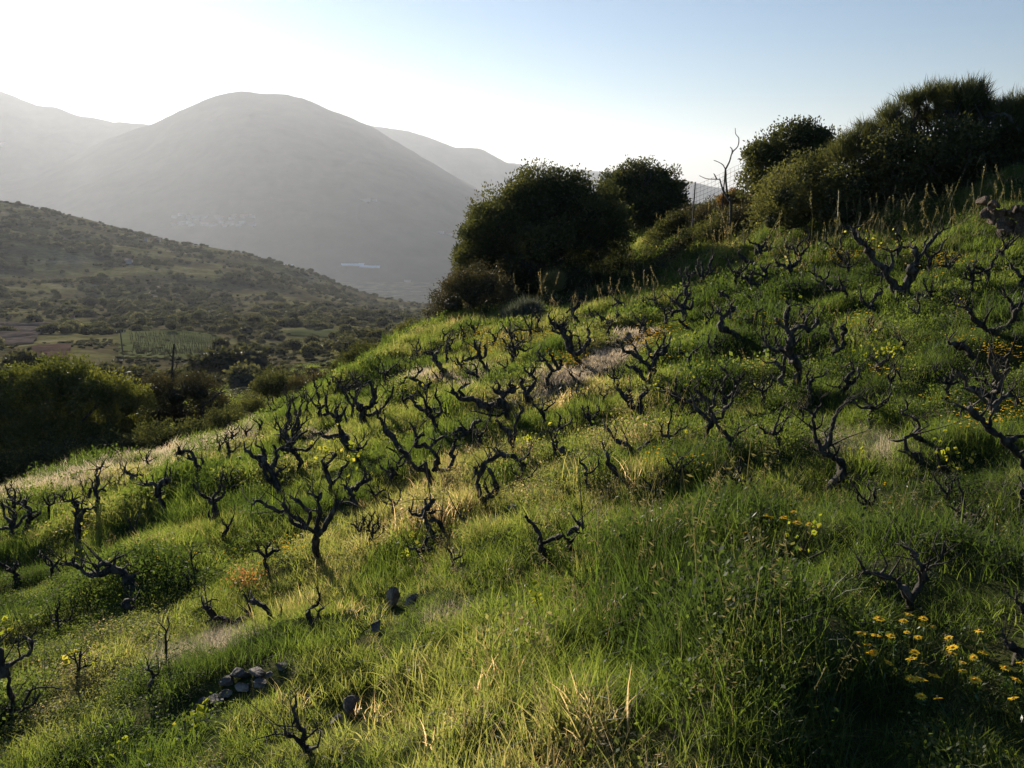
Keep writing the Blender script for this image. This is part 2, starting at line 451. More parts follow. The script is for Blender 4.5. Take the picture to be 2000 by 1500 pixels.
class MB:
    """collects geometry for one mesh"""
    def __init__(s): s.V = []; s.Q = []; s.T = []; s.C = []; s.n = 0
    def add(s, V, Q=None, T=None, c=0.5):
        V = np.asarray(V, float).reshape(-1, 3)
        s.V.append(V); s.C.append(np.broadcast_to(np.asarray(c, float), (len(V),)))
        if Q is not None and len(Q): s.Q.append(np.asarray(Q) + s.n)
        if T is not None and len(T): s.T.append(np.asarray(T) + s.n)
        s.n += len(V)
    def tube(s, P, R, sides=7, sub=3, rough=0.18, r=rng, c=0.5, cap=True, wig=0.0):
        P, R = catmull(P, R, sub); n = len(P)
        if wig:
            w = r.normal(size=(n, 3)); w[0] = 0; w[1:] = (w[1:] + w[:-1]) / 1.6
            P = P + w * R[:, None] * 0.42 * wig
        T = np.gradient(P, axis=0); T /= np.linalg.norm(T, axis=1)[:, None] + 1e-9
        up = np.array([0.31, 0.2, 0.93]) if abs(T[0, 2]) < 0.9 else np.array([1.0, 0.1, 0])
        U = np.empty((n, 3)); u = up - T[0] * (up @ T[0]); u /= np.linalg.norm(u)
        for i in range(n):
            u = u - T[i] * (u @ T[i]); u /= np.linalg.norm(u) + 1e-9; U[i] = u
        W = np.cross(T, U)
        ph = np.arange(sides) / sides * 2 * math.pi
        tw = np.linspace(0, r.uniform(-2, 2), n)
        knob = 1 + rough * 1.4 * np.interp(np.arange(n), np.linspace(0, n, max(3, n // 2)), r.uniform(-1, 1, max(3, n // 2)))
        rib = 1 + rough * 0.9 * np.repeat(r.uniform(-1, 1, sides)[None], n, 0) + rough * 0.6 * r.uniform(-1, 1, (n, sides))
        rad = (R * knob)[:, None] * rib
        A = ph[None] + tw[:, None]
        V = P[:, None] + rad[..., None] * (np.cos(A)[..., None] * U[:, None] + np.sin(A)[..., None] * W[:, None])
        V = V.reshape(-1, 3)
        i = np.arange(n - 1)[:, None] * sides; j = np.arange(sides)[None]; j2 = (j + 1) % sides
        Q = np.stack([i + j, i + j2, i + sides + j2, i + sides + j], -1).reshape(-1, 4)
        Tt = None
        if cap:
            V = np.vstack([V, P[-1] + T[-1] * R[-1] * 0.5]); k = len(V) - 1; b = (n - 1) * sides
            Tt = [(b + a, b + (a + 1) % sides, k) for a in range(sides)]
        s.add(V, Q, Tt, c)
    def leaves(s, C, D, size, aspect=0.5, r=rng, c=0.5, fold=0.0):
        """rhombic leaves at C pointing along D"""
        C = np.asarray(C); n = len(C)
        D = D / (np.linalg.norm(D, axis=1)[:, None] + 1e-9)
        X = np.cross(D, r.normal(size=(n, 3))); X /= np.linalg.norm(X, axis=1)[:, None] + 1e-9
        sz = np.broadcast_to(np.asarray(size, float), (n,))[:, None]
        V = np.stack([C, C + D * sz * 0.5 + X * sz * aspect * 0.5, C + D * sz, C + D * sz * 0.5 - X * sz * aspect * 0.5], 1).reshape(-1, 3)
        Q = (np.arange(n) * 4)[:, None] + np.arange(4)[None]
        s.add(V, Q, None, np.repeat(np.broadcast_to(c, (n,)), 4))
    def needles(s, C, D, ln, wd, r=rng, c=0.5):
        C = np.asarray(C); n = len(C)
        D = D / (np.linalg.norm(D, axis=1)[:, None] + 1e-9)
        X = np.cross(D, r.normal(size=(n, 3))); X /= np.linalg.norm(X, axis=1)[:, None] + 1e-9
        ln = np.broadcast_to(np.asarray(ln, float), (n,))[:, None]
        V = np.stack([C - X * wd / 2, C + X * wd / 2, C + D * ln], 1).reshape(-1, 3)
        T = (np.arange(n) * 3)[:, None] + np.arange(3)[None]
        s.add(V, None, T, np.repeat(np.broadcast_to(c, (n,)), 3))
    def blob(s, c0, r3, seed=0, c=0.3, nu=12, nv=8):
        u = np.linspace(0, 2 * math.pi, nu, endpoint=False); v = np.linspace(0.0, math.pi, nv)
        Uu, Vv = np.meshgrid(u, v)
        k = 1 + 0.18 * np.sin(3 * Uu + seed) * np.sin(2 * Vv + seed * 1.7) + 0.1 * np.sin(5 * Uu - seed)
        k = np.where((Vv < 0.01) | (Vv > 3.13), 1, k)
        V = np.stack([np.sin(Vv) * np.cos(Uu) * k * r3[0] + c0[0], np.sin(Vv) * np.sin(Uu) * k * r3[1] + c0[1], np.cos(Vv) * r3[2] + c0[2]], -1).reshape(-1, 3)
        i = np.arange(nv - 1)[:, None] * nu; j = np.arange(nu)[None]; j2 = (j + 1) % nu
        Q = np.stack([i + j, i + nu + j, i + nu + j2, i + j2], -1).reshape(-1, 4)
        s.add(V, Q, None, c)
    def mesh(s, name, mats, shade=False):
        V = np.concatenate(s.V); F = []
        if s.Q: F.append(np.concatenate(s.Q))
        if s.T: F.append(np.concatenate(s.T))
        return mesh_from(name, V, F, mats, col=np.concatenate(s.C), shade=shade)

M_bark = solid_mat("vine_bark", [(0.3, (0.018, 0.015, 0.013)), (0.5, (0.055, 0.045, 0.036)), (0.68, (0.15, 0.125, 0.10))], scale=22, bump=0.9, bscale=60, bdist=0.012, stretch=(1, 1, 0.35))
M_wood = solid_mat("grey_wood", [(0.3, (0.03, 0.026, 0.022)), (0.7, (0.13, 0.115, 0.10))], scale=9, bump=0.7, bscale=50, bdist=0.01, stretch=(1, 1, 0.3))
M_cane = solid_mat("dry_cane", [(0.3, (0.10, 0.075, 0.05)), (0.7, (0.28, 0.23, 0.17))], scale=12, bump=0.4, bscale=50, bdist=0.005)
GREENS = [(0.0, (0.026, 0.033, 0.013)), (0.4, (0.060, 0.066, 0.028)), (0.7, (0.11, 0.112, 0.045)), (1.0, (0.19, 0.18, 0.075))]
M_leaf = leaf_mat("shrub_leaf", GREENS, trans=0.4, tcol=1.5, gloss=0.02, rough=0.6)
M_brown = leaf_mat("scrub_leaf", [(0.0, (0.022, 0.022, 0.010)), (0.5, (0.06, 0.052, 0.026)), (1.0, (0.15, 0.12, 0.06))], trans=0.3, tcol=1.3, gloss=0.03)
M_orange = leaf_mat("rusty_leaf", [(0.0, (0.07, 0.045, 0.018)), (0.5, (0.16, 0.10, 0.035)), (1.0, (0.28, 0.18, 0.06))], trans=0.45, tcol=1.3, yellow=(1.1, .95, .6))
M_silver = leaf_mat("silvery_leaf", [(0.0, (0.05, 0.055, 0.035)), (0.5, (0.14, 0.145, 0.10)), (1.0, (0.32, 0.32, 0.25))], trans=0.35, tcol=1.2, yellow=(1, 1, .8))
M_fresh = leaf_mat("fresh_leaf", [(0.0, (0.03, 0.042, 0.01)), (0.5, (0.075, 0.085, 0.02)), (1.0, (0.17, 0.17, 0.04))], trans=0.42, tcol=1.7, gloss=0.03)
M_valleyleaf = leaf_mat("valley_bush_leaf", [(0.0, (0.018, 0.021, 0.014)), (0.4, (0.045, 0.047, 0.030)), (0.75, (0.10, 0.10, 0.062)), (1.0, (0.19, 0.18, 0.12))], trans=0.4, tcol=1.7, gloss=0.02)

def crown(mb, lobes, style='leafy', leaf=0.05, clump=1.0, tint=0.4, dens=1.0, r=rng, core=True, flat=1.0):
    """lobes: list of (x,y,z,radius) in metres"""
    for k, (x, y, z, R) in enumerate(lobes):
        c0 = np.array([x, y, z])
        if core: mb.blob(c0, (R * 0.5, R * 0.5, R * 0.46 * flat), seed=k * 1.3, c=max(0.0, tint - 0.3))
        ncl = int(dens * 95 * max(R, 0.4) ** 1.7) + 14
        d = r.normal(size=(ncl, 3)); d /= np.linalg.norm(d, axis=1)[:, None]
        d[:, 2] = np.where(d[:, 2] < -0.35, -d[:, 2] * 0.6, d[:, 2])
        # irregular outline: radius by direction noise
        rr = R * (0.80 + 0.44 * vnoise(d[:, 0] * 2.4 + x * 3 + 50, d[:, 2] * 2.2 + d[:, 1] * 1.7 + k * 9, 5) + r.normal(size=ncl) * 0.05)
        rr = rr * np.where(r.random(ncl) < 0.25, r.uniform(0.6, 0.95, ncl), 1.0)
        cc = c0 + d * rr[:, None] * np.array([1, 1, flat])
        ct = np.clip(tint + 0.22 * (vnoise(cc[:, 0] * 1.3 + 9, cc[:, 2] * 1.3 + cc[:, 1], 77) - 0.5) * 2 + r.normal(size=ncl) * 0.06, 0, 1)
        if style == 'leafy':
            m = int(30 * clump)
            sg = 0.14 * R ** 0.4
            P = (cc[:, None] + np.clip(r.normal(size=(ncl, m, 3)), -1.5, 1.5) * sg * np.array([1, 1, 0.8]) + d[:, None] * np.clip(np.abs(r.normal(size=(ncl, m, 1))), 0, 1.6) * sg * 1.2).reshape(-1, 3)
            D = (np.repeat(d[:, None], m, 1) * 0.8 + r.normal(size=(ncl, m, 3)) * 0.8 + np.array([0, 0, 0.3])).reshape(-1, 3)
            mb.leaves(P, D, leaf * r.uniform(0.7, 1.3, len(P)), 0.55, r, np.clip(np.repeat(ct, m) + r.normal(size=len(P)) * 0.1, 0, 1))
        else:      # broom: fans of thin upright twigs
            m = int(26 * clump)
            P = (cc[:, None] - d[:, None] * R * 0.25 + r.normal(size=(ncl, m, 3)) * 0.06).reshape(-1, 3)
            D = (np.repeat(d[:, None], m, 1) * 0.55 + r.normal(size=(ncl, m, 3)) * 0.42 + np.array([0, 0, 0.7])).reshape(-1, 3)
            mb.needles(P, D, r.uniform(0.15, 0.5, len(P)) * min(1.0, R + 0.35), leaf * 0.34, r, np.clip(np.repeat(ct, m) + r.normal(size=len(P)) * 0.12, 0, 1))

def shrub(name, label, cat, lobes_px, Y, base_px=None, style='leafy', leaf=0.05, tint=0.4, mat=None, dens=1.0, clump=1.0,
          group=None, limbs=True, spread=0.7, core=True, trunk_r=0.09, seed=0, limbmat=None, flat=1.0, ybase=None):
    """lobes given as (column, row, radius in photograph pixels[, depth shift]) at distance Y"""
    r = np.random.default_rng(seed + 1000)
    L = []
    for q in lobes_px:
        dY = q[3] if len(q) > 3 else r.uniform(-1, 1) * spread * q[2] * Y / FPX
        yy = Y + dY
        t, s = ray(q[0], q[1]); f = 1 / (CP + (750 - q[1]) / FPX * SP)
        R = q[2] * yy / FPX * f
        L.append((float(t * yy), yy, float(s * yy), R))
    L = np.array(L)
    if base_px is None: bx, by = L[:, 0].mean(), L[:, 1].mean()
    else:
        t, s = ray(*base_px); bx, by = float(t * Y), Y
    bz = float(gz(bx, by))
    root = thing(name, (bx, by, bz), label, cat, group)
    Lr = L - np.array([bx, by, bz, 0])
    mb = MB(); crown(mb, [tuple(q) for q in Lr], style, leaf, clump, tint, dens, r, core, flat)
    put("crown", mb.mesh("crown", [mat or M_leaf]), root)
    if limbs:
        tr = MB()
        top = np.array([Lr[:, 0].mean() * 0.5, Lr[:, 1].mean() * 0.5, max(0.25, Lr[:, 2].mean() * 0.35)])
        tr.tube([np.array([0, 0, -0.3]), top * 0.5 + r.normal(size=3) * 0.03, top], [trunk_r * 1.2, trunk_r, trunk_r * 0.85], sides=8, r=r)
        put("trunk", tr.mesh("trunk", [limbmat or M_wood], True), root)
        lm = MB()
        for q in Lr:
            e = q[:3]; nb = 1 if style == 'leafy' else 3
            for b in range(nb):
                e2 = e + r.normal(size=3) * q[3] * 0.4
                mid = (top + e2) / 2 + r.normal(size=3) * 0.12 * np.linalg.norm(e2 - top)
                lm.tube([top, mid, e2], [trunk_r * 0.6, trunk_r * 0.4, trunk_r * 0.15], sides=6, r=r)
                for _ in range(4):
                    e3 = e2 + r.uniform(-1, 1, 3) * q[3] * 0.55
                    lm.tube([mid * 0.4 + e2 * 0.6, (e2 + e3) / 2 + r.normal(size=3) * 0.05, e3], [trunk_r * 0.22, trunk_r * 0.14, trunk_r * 0.05], sides=4, sub=2, r=r)
        put("limb", lm.mesh("limb", [limbmat or M_wood], True), root)["kind"] = "stuff"
    return root

# ---- trees and shrubs round the vineyard
shrub("oak_tree", "big dark rounded evergreen tree at the vineyard's crest with the mountain behind it", "tree",
      [(1060,412,64),(1100,392,46),(985,440,56),(1030,400,36),(1150,418,52),(958,512,44),(1000,560,54),(962,475,46),(948,585,32),(1060,482,72),(1130,470,50),(1035,560,55,.8),(1180,430,34),(945,430,20),(935,540,34),(925,495,26),(1165,470,40),(1195,455,30)],
      27, (1050, 600), leaf=0.095, tint=0.36, dens=2.9, trunk_r=0.22, seed=1, mat=M_leaf)
shrub("oak_tree", "smaller dark evergreen tree on the ridge between the big rounded one and the dead tree", "tree",
      [(1215,375,36),(1255,362,38),(1295,378,36),(1240,415,46),(1290,420,40),(1200,412,32),(1312,400,24),(1265,440,38)],
      35, (1250, 465), leaf=0.11, tint=0.33, dens=2.6, trunk_r=0.2, seed=2)
shrub("gorse_bush", "brownish prickly bush at the lower left foot of the big dark evergreen tree", "bush",
      [(885,596,36),(922,576,40),(962,600,38),(868,618,26),(905,625,32),(990,625,34),(900,560,24),(950,560,34)], 23, (920, 640), style='leafy', leaf=0.055, tint=0.45, mat=M_brown, dens=2.8, seed=3)
shrub("silvery_bush", "pale silvery dry bush in the grass below the big dark evergreen tree", "bush",
      [(1010,622,18),(1032,612,20),(1048,625,15),(990,632,12)], 20.2, (1015, 640), style='broom', leaf=0.05, tint=0.35, mat=M_silver, dens=2.5, seed=4, core=False, trunk_r=0.03)
shrub("round_bush", "small light green tuft-like bush in the dark hollow beneath the big evergreen tree", "bush",
      [(1078,560,17),(1085,552,14)], 23.5, (1078, 572), style='broom', leaf=0.05, tint=0.8, dens=2.5, seed=5, core=True, trunk_r=0.03)
shrub("oak_tree", "dark ragged evergreen at the left end of the shrub hedge, beside the bare dead tree", "tree",
      [(1508,305,36),(1556,278,30),(1585,278,26),(1492,342,32),(1545,330,46),(1480,310,18),(1590,320,40),(1530,370,40),(1478,370,26),(1620,300,30)],
      21.5, (1530, 400), leaf=0.075, tint=0.42, dens=3.2, trunk_r=0.12, seed=6, clump=0.9)
shrub("lentisk_bush", "leafy olive-green bush at the front left of the shrub hedge, lighter than those behind", "bush",
      [(1530,385,42),(1580,355,40),(1605,400,48),(1512,430,36),(1560,425,44),(1645,385,38)],
      18.8, (1570, 440), leaf=0.06, tint=0.62, dens=3.6, trunk_r=0.08, seed=7)
shrub("broom_bush", "low twiggy broom in the middle of the shrub hedge, left of the tall airy broom", "bush",
      [(1668,285,30),(1695,265,26),(1650,310,30),(1700,310,36),(1725,300,26)], 18.2, (1680, 400), style='broom', leaf=0.04, tint=0.45, dens=1.3, core=False, seed=8, trunk_r=0.06)
shrub("broom_bush", "tall airy broom with bare stems and sky showing through, on top of the shrub hedge", "bush",
      [(1740,235,24),(1775,212,28),(1812,200,30),(1755,262,30),(1798,240,26),(1838,196,24)], 17.8, (1820, 380), style='broom', leaf=0.04, tint=0.45, dens=1.1, core=False, seed=9, trunk_r=0.07)
shrub("broom_bush", "dense dark broom forming the highest point of the shrub hedge, at the right", "bush",
      [(1872,200,34),(1900,196,30),(1850,225,30),(1890,240,40),(1920,225,26)], 17.2, (1880, 360), style='broom', leaf=0.045, tint=0.38, dens=1.9, core=False, seed=10, trunk_r=0.08)
shrub("broom_bush", "dark broom cut by the photo's right edge at the end of the shrub hedge", "bush",
      [(1950,235,30),(1985,225,32),(2030,230,50),(1960,270,40),(2010,280,50)], 17.0, (1980, 340), style='broom', leaf=0.045, tint=0.38, dens=1.6, core=False, seed=11, trunk_r=0.08)
for k, (lb, lo, Y, tn, sd) in enumerate([
    ("dark shapeless bush in the shrub hedge just right of the leafy olive-green one", [(1680,362,46),(1705,405,42),(1650,420,36),(1720,345,34)], 17.9, .34, 12),
    ("dark bush low in the middle of the shrub hedge beneath the tall airy broom", [(1765,345,50),(1780,395,42),(1745,300,40),(1810,360,44)], 17.2, .30, 13),
    ("dark bush in the shrub hedge beneath its highest point, above the grassy slope", [(1848,315,48),(1880,285,44),(1850,360,34),(1905,320,44)], 16.6, .30, 14),
    ("dark bush at the right end of the shrub hedge above the stone wall", [(1955,305,40),(1995,300,44),(2040,310,50),(1925,335,26)], 16.8, .33, 15)]):
    shrub("evergreen_bush", lb, "bush", lo, Y, None, leaf=0.07, tint=tn, dens=2.8, trunk_r=0.08, seed=sd)
shrub("round_bush", "small round dark bush in dry grass below the dead tree, left of the hedge", "bush",
      [(1400,452,24),(1385,460,18),(1418,456,18)], 24, (1400, 478), leaf=0.055, tint=0.40, dens=2.0, seed=16, trunk_r=0.05)
shrub("rusty_bush", "small rusty orange bush at the foot of the bare dead tree", "bush",
      [(1430,388,9),(1442,391,10),(1452,397,9),(1418,394,7)], 26.5, (1435, 405), leaf=0.06, tint=0.6, mat=M_orange, dens=2.5, seed=17, trunk_r=0.04)
for k, (x, y, R, Y, lb) in enumerate([
    (1450,430,26,24,"brownish low bush between the dead tree and the shrub hedge"),
    (1392,420,24,27,"brown-green low bush just below the dead tree on the ridge"),
    (1345,440,26,28,"brown-green low bush on the ridge beneath the wire fence"),
    (1300,470,26,28,"dark low bush on the crest right of the smaller evergreen tree"),
    (1330,505,26,25,"dark low bush beside the sunlit grassy knoll"),
    (1295,540,24,24,"dark twiggy bush at the top left corner of the vineyard slope")]):
    shrub("scrub_bush", lb, "bush", [(x, y, R), (x + 14, y + 10, R * .8), (x - 15, y + 8, R * .8)], Y, (x, y + 30), leaf=0.06, tint=0.42, mat=M_brown if k != 3 else M_leaf, dens=1.8, seed=30 + k, trunk_r=0.04)
for k, (x, y, R, Y, lb) in enumerate([
    (1100, 540, 30, 25.5, "dark shrub beneath the big evergreen tree's right half, above the light green tuft"),
    (1240, 560, 26, 25, "dark shrub in the right part of the shaded hollow, nearest the vineyard"),
    (1310, 510, 30, 27, "dark shrub on the right rim of the shaded hollow"),
    (1285, 575, 20, 22.5, "dark twiggy shrub at the vineyard's top edge right of the hollow"),
    (1130, 600, 18, 22, "low dark shrub on the vineyard's top edge, right of the silvery bush"),
    (1075, 610, 22, 21.5, "low dark shrub between the silvery bush and the hollow's shrubs"),
    (1200, 500, 22, 30, "dark shrub left of the sunlit grassy knoll"),
    (1340, 470, 30, 28, "dark shrub on the ridge right of the sunlit grassy knoll"),
    (1362, 478, 28, 25.5, "dark brushy shrub on the ridge above the antler-like top vine"),
    (1322, 452, 26, 28.5, "dark brushy shrub on the ridge just right of the smaller evergreen tree"),
    (1298, 508, 28, 27, "dark shrub filling the gap between the knoll and the ridge scrub"),
    (1440, 462, 22, 23.5, "brushy shrub between the small round dark bush and the shrub hedge"),
    (1350, 425, 18, 32, "small dark shrub on the skyline under the left end of the wire fence"),
    (1115, 575, 30, 24.5, "dark low bush in the hollow, right of the small light green tuft"),
    (1165, 550, 32, 26, "dark low bush in the middle of the shaded hollow beneath the evergreens"),
    (1215, 535, 30, 27, "dark low bush in front of the sunlit grassy knoll"),
    (1265, 530, 28, 26, "dark low bush at the right foot of the sunlit grassy knoll"),
    (1150, 505, 32, 29, "dark low bush tucked under the right side of the big evergreen tree"),
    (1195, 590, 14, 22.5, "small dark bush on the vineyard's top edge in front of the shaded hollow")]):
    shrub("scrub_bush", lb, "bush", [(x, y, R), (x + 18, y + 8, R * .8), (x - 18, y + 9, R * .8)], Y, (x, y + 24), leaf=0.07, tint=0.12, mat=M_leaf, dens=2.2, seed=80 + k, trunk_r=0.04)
# left side, below the terrace
shrub("hawthorn_tree", "large bushy tree with sunlit yellow-green top at the left edge, below the terrace", "tree",
      [(15,790,50),(65,768,46),(118,752,44),(160,770,40),(205,775,38),(250,792,36),(40,850,60),(110,845,64),(185,850,58),(245,855,40),(70,910,60),(160,910,60),(235,900,45),(-40,800,50),(-50,880,60)],
      27, (120, 930), leaf=0.10, tint=0.5, dens=2.2, trunk_r=0.16, seed=40, mat=M_fresh)
shrub("scrub_bush", "dark brown straggly bush round a bare trunk, right of the sunlit bushy tree", "bush",
      [(305,765,28),(345,775,34),(392,768,30),(310,820,42),(365,820,44),(420,800,28),(415,830,30),(285,860,34)], 29, (350, 880), leaf=0.07, tint=0.35, mat=M_brown, dens=2.2, seed=41, trunk_r=0.09)
shrub("round_bush", "olive rounded bush standing alone beyond the vineyard edge, left of centre", "bush",
      [(530,755,24),(555,755,20),(515,765,18),(545,768,22)], 31, (535, 790), leaf=0.075, tint=0.5, dens=1.8, seed=42, trunk_r=0.06)
shrub("round_bush", "dark bush on the vineyard edge with pale dry stalks on its near side", "bush",
      [(716,700,24),(690,712,20),(735,695,14),(665,728,14)], 24.5, (700, 735), leaf=0.06, tint=0.22, dens=2.0, seed=43, trunk_r=0.05)
for k, (x, y, R, Y, m, tn, lb) in enumerate([
    (445,820,24,24,M_leaf,.3,"dark low bush in the shade behind the vineyard edge, right of the straggly bush"),
    (490,800,22,26,M_leaf,.55,"low yellowish bush behind the vineyard edge, left of the lone olive bush"),
    (600,755,20,30,M_brown,.6,"tawny low bush right of the lone olive bush"),
    (640,745,18,28,M_brown,.45,"brown low bush between the lone olive bush and the dark one with dry stalks"),
    (775,690,15,27,M_brown,.6,"brownish bush at the vineyard crest, left of the prickly bush"),
    (800,650,16,28,M_leaf,.5,"small bush on the crest line left of the prickly bush")]):
    shrub("scrub_bush", lb, "bush", [(x, y, R), (x + 14, y + 6, R * .8), (x - 15, y + 5, R * .8)], Y, (x, y + 24), leaf=0.06, tint=tn, mat=m, dens=1.5, seed=60 + k, trunk_r=0.04)

for k, (x, y, R, Y, lb) in enumerate([
    (10, 930, 40, 22.5, "dark thicket added as shade at the left edge below the sunlit bushy tree"),
    (85, 925, 42, 22.8, "dark thicket added as shade under the middle of the sunlit bushy tree"),
    (165, 905, 40, 23, "dark thicket added as shade under the right part of the sunlit bushy tree"),
    (240, 890, 36, 23.2, "dark low thicket added as shade right of the one under the sunlit bushy tree"),
    (310, 872, 34, 23.2, "dark low thicket added as shade in front of the straggly brown bush"),
    (375, 856, 28, 23, "dark low thicket added as shade right of the straggly brown bush's foot")]):
    shrub("bramble_thicket", lb, "thicket", [(x, y, R), (x + 26, y + 6, R * .8), (x - 28, y + 8, R * .8)], Y, (x, y + 24), leaf=0.08, tint=0.18, mat=M_leaf, dens=1.6, seed=95 + k, trunk_r=0.04)  # dark bushes added to stand in for the tree's shadow on the ground

# ------------------------------------------------------------------ traced stems
def stem_px(pts, Y, r0, r1, dyn=0.0):
    P = []; R = []
    for k, (px, py) in enumerate(pts):
        yy = Y + (dyn[k] if hasattr(dyn, '__len__') else dyn * k)
        t, s = ray(px, py)
        P.append((float(t * yy), yy, float(s * yy)))
        R.append((r0 + (r1 - r0) * k / max(1, len(pts) - 1)) * yy / FPX)
    return P, R

def bare_tree(label, Y, stems, mat=M_wood, name="dead_tree", cat="tree", foliage=None):
    P0, R0 = stem_px(stems[0][2], Y, stems[0][0], stems[0][1], 0.05)
    bx, by = P0[0][0], P0[0][1]; bz = float(gz(bx, by)); o = np.array([bx, by, bz])
    root = thing(name, (bx, by, bz), label, cat)
    for k, (a, b, pts) in enumerate(stems):
        P, R = stem_px(pts, Y, a, b, 0.05 if k % 2 == 0 else -0.06)
        P = [np.array(p) - o for p in P]
        if k == 0: P = [np.array([0, 0, -0.2])] + P; R = [R[0] * 1.2] + R
        mb = MB(); mb.tube(P, R, sides=7, sub=3, rough=0.1)
        put("trunk" if k == 0 else "limb", mb.mesh("limb", [mat], True), root)
    return root
bare_tree("bare dead tree with a crooked top standing against the sky on the ridge", 23,
          [(2.6, 1.6, [(1428,404),(1422,385),(1418,358),(1417,331)]),
           (1.6, 0.5, [(1417,331),(1425,315),(1430,298),(1441,286),(1443,270),(1437,262),(1436,250)]),
           (2.1, 1.3, [(1424,392),(1414,375),(1409,362),(1406,350)]),
           (1.2, 0.5, [(1406,350),(1396,350),(1380,349),(1366,343)]),
           (1.1, 0.5, [(1417,331),(1412,322),(1402,316),(1394,313)]),
           (1.4, 0.6, [(1400,350),(1396,342),(1394,339)]),
           (1.5, 0.7, [(1430,300),(1430,292),(1426,287)])])
bare_tree("thin bare trunk rising from the dark straggly bush at the left", 29,
          [(3, 1.8, [(338,790),(332,765),(335,735),(338,700),(340,672)]),
           (1.3, 0.7, [(335,735),(345,715),(349,695)]),
           (1.5, 0.8, [(332,765),(322,745),(312,735)]),
           (1.1, 0.6, [(338,700),(330,690),(326,680)])], M_bark)
bare_tree("leaning dead branch sticking out of the scrub right of the straggly bush", 28,
          [(3.2, 1.2, [(396,798),(412,782),(428,768),(438,755)]), (1.6, .8, [(428,768),(436,766),(443,763)])], M_bark, "dead_branch", "branch")
# ------------------------------------------------------------------ old bush vines traced from the slope
M_young = leaf_mat("young_vine_leaf", [(0.0, (0.14, 0.18, 0.03)), (0.5, (0.28, 0.30, 0.06)), (1.0, (0.46, 0.40, 0.12))], trans=0.55, tcol=1.3, gloss=0.0, yellow=(1.2, 1.15, 0.5))

def spurs(mb, P, R, r, n, ln):
    P = np.asarray(P)
    for _ in range(n):
        k = r.integers(1, len(P)); p = P[k]
        d = r.normal(size=3) * 0.7 + np.array([0, 0, 0.7]); d /= np.linalg.norm(d)
        l = ln * r.uniform(0.4, 1.3)
        mb.tube([p, p + d * l * 0.5 + r.normal(size=3) * l * 0.12, p + d * l + r.normal(size=3) * l * 0.15],
                [R[k] * 0.7, R[k] * 0.45, R[k] * 0.16], sides=5, sub=2, r=r)

def canes(mb, P, R, r, n):
    for _ in range(n):
        k = r.integers(max(1, len(P) // 2), len(P)); p = np.asarray(P[k]); d = r.normal(size=3) * 0.5 + np.array([0, 0, 0.8]); d /= np.linalg.norm(d)
        l = r.uniform(.12, .34); b = r.normal(size=3) * .25
        q = [p, p + d * l * .33 + b * l * .2, p + d * l * .66 + b * l * .5, p + d * l + b * l]
        w = R[k] * .42
        mb.tube(q, [w, w * .7, w * .5, w * .3], sides=4, sub=2, rough=.1, r=r)

def leaf_cluster(pts, r, n=10, size=0.05, spread=0.07):
    mb = MB()
    for p in pts:
        C = np.asarray(p) + r.normal(size=(n, 3)) * spread * np.array([1, 1, .8])
        D = r.normal(size=(n, 3)) * 0.8 + np.array([0, 0, 0.35])
        s = size * r.uniform(0.5, 1.3, n)
        c = np.clip(r.normal(0.45, 0.25, n), 0, 1)
        mb.leaves(C, D, s, 0.95, r, c); mb.leaves(C, D + r.normal(size=(n, 3)) * .3, s * .8, 0.9, r, c)
    return mb

VG = "old black bush vines planted across the slope"
VOBJ = []
def traced_vine(label, arms, leaves=(), seed=0, lsize=0.05, tan=False, depth=None):
    r = np.random.default_rng(seed + 500)
    bp = arms[0][2][0]
    if depth is None:
        _, Y0, _ = hit(bp[0], min(bp[1] + 6, 1600), 1.5, 60)
    else: Y0 = depth
    placed = []   # (px,py,Y)
    segs = []
    for k, (r0, r1, pts) in enumerate(arms):
        if k == 0: y0 = Y0
        else:
            q = min(placed, key=lambda a: (a[0] - pts[0][0]) ** 2 + (a[1] - pts[0][1]) ** 2); y0 = q[2]
        slope = r.uniform(-0.35, 0.35); arc = 0; P = []; R = []
        for i, (px, py) in enumerate(pts):
            if i: arc += math.hypot(px - pts[i - 1][0], py - pts[i - 1][1]) * y0 / FPX
            yy = y0 + slope * arc + (r.normal() * 0.02 if i else 0)
            t, s = ray(px, py); P.append(np.array([float(t * yy), yy, float(s * yy)]))
            w = (r0 + (r1 - r0) * i / max(1, len(pts) - 1)); R.append(w * 0.74 * yy / FPX)
            placed.append((px, py, yy))
        segs.append((P, R))
    b = segs[0][0][0]
    o = np.array([b[0], b[1], float(gz(b[0], b[1]))])
    root = thing("grape_vine", o, label, "vine", VG)
    px_m = Y0 / FPX
    for k, (P, R) in enumerate(segs):
        P = [p - o for p in P]
        if k == 0: P = [P[0] + np.array([r.normal() * .02, 0, -max(0.2, P[0][2] + 0.15)])] + P; R = [R[0] * 1.15] + R
        mb = MB(); mb.tube(P, R, sides=8, sub=4, rough=0.30, r=r, wig=1.0)
        spurs(mb, P, R, r, 1 if k == 0 else 3, 0.11 if Y0 < 9 else 0.15)
        if k: canes(mb, P, R, r, 2)
        put("trunk" if k == 0 else "arm", mb.mesh("arm", [M_bark], True), root)
    if leaves:
        lp = []
        for (px, py) in leaves:
            q = min(placed, key=lambda a: (a[0] - px) ** 2 + (a[1] - py) ** 2); t, s = ray(px, py)
            lp.append(np.array([float(t * q[2]), q[2], float(s * q[2])]) - o)
        mb = leaf_cluster(lp, r, 6 if Y0 < 9 else 4, lsize * 0.75, 0.04 * (1 + Y0 / 12))
        put("foliage", mb.mesh("foliage", [M_young]), root)["kind"] = "stuff"
    VOBJ.append((b[0], b[1]))
    return root

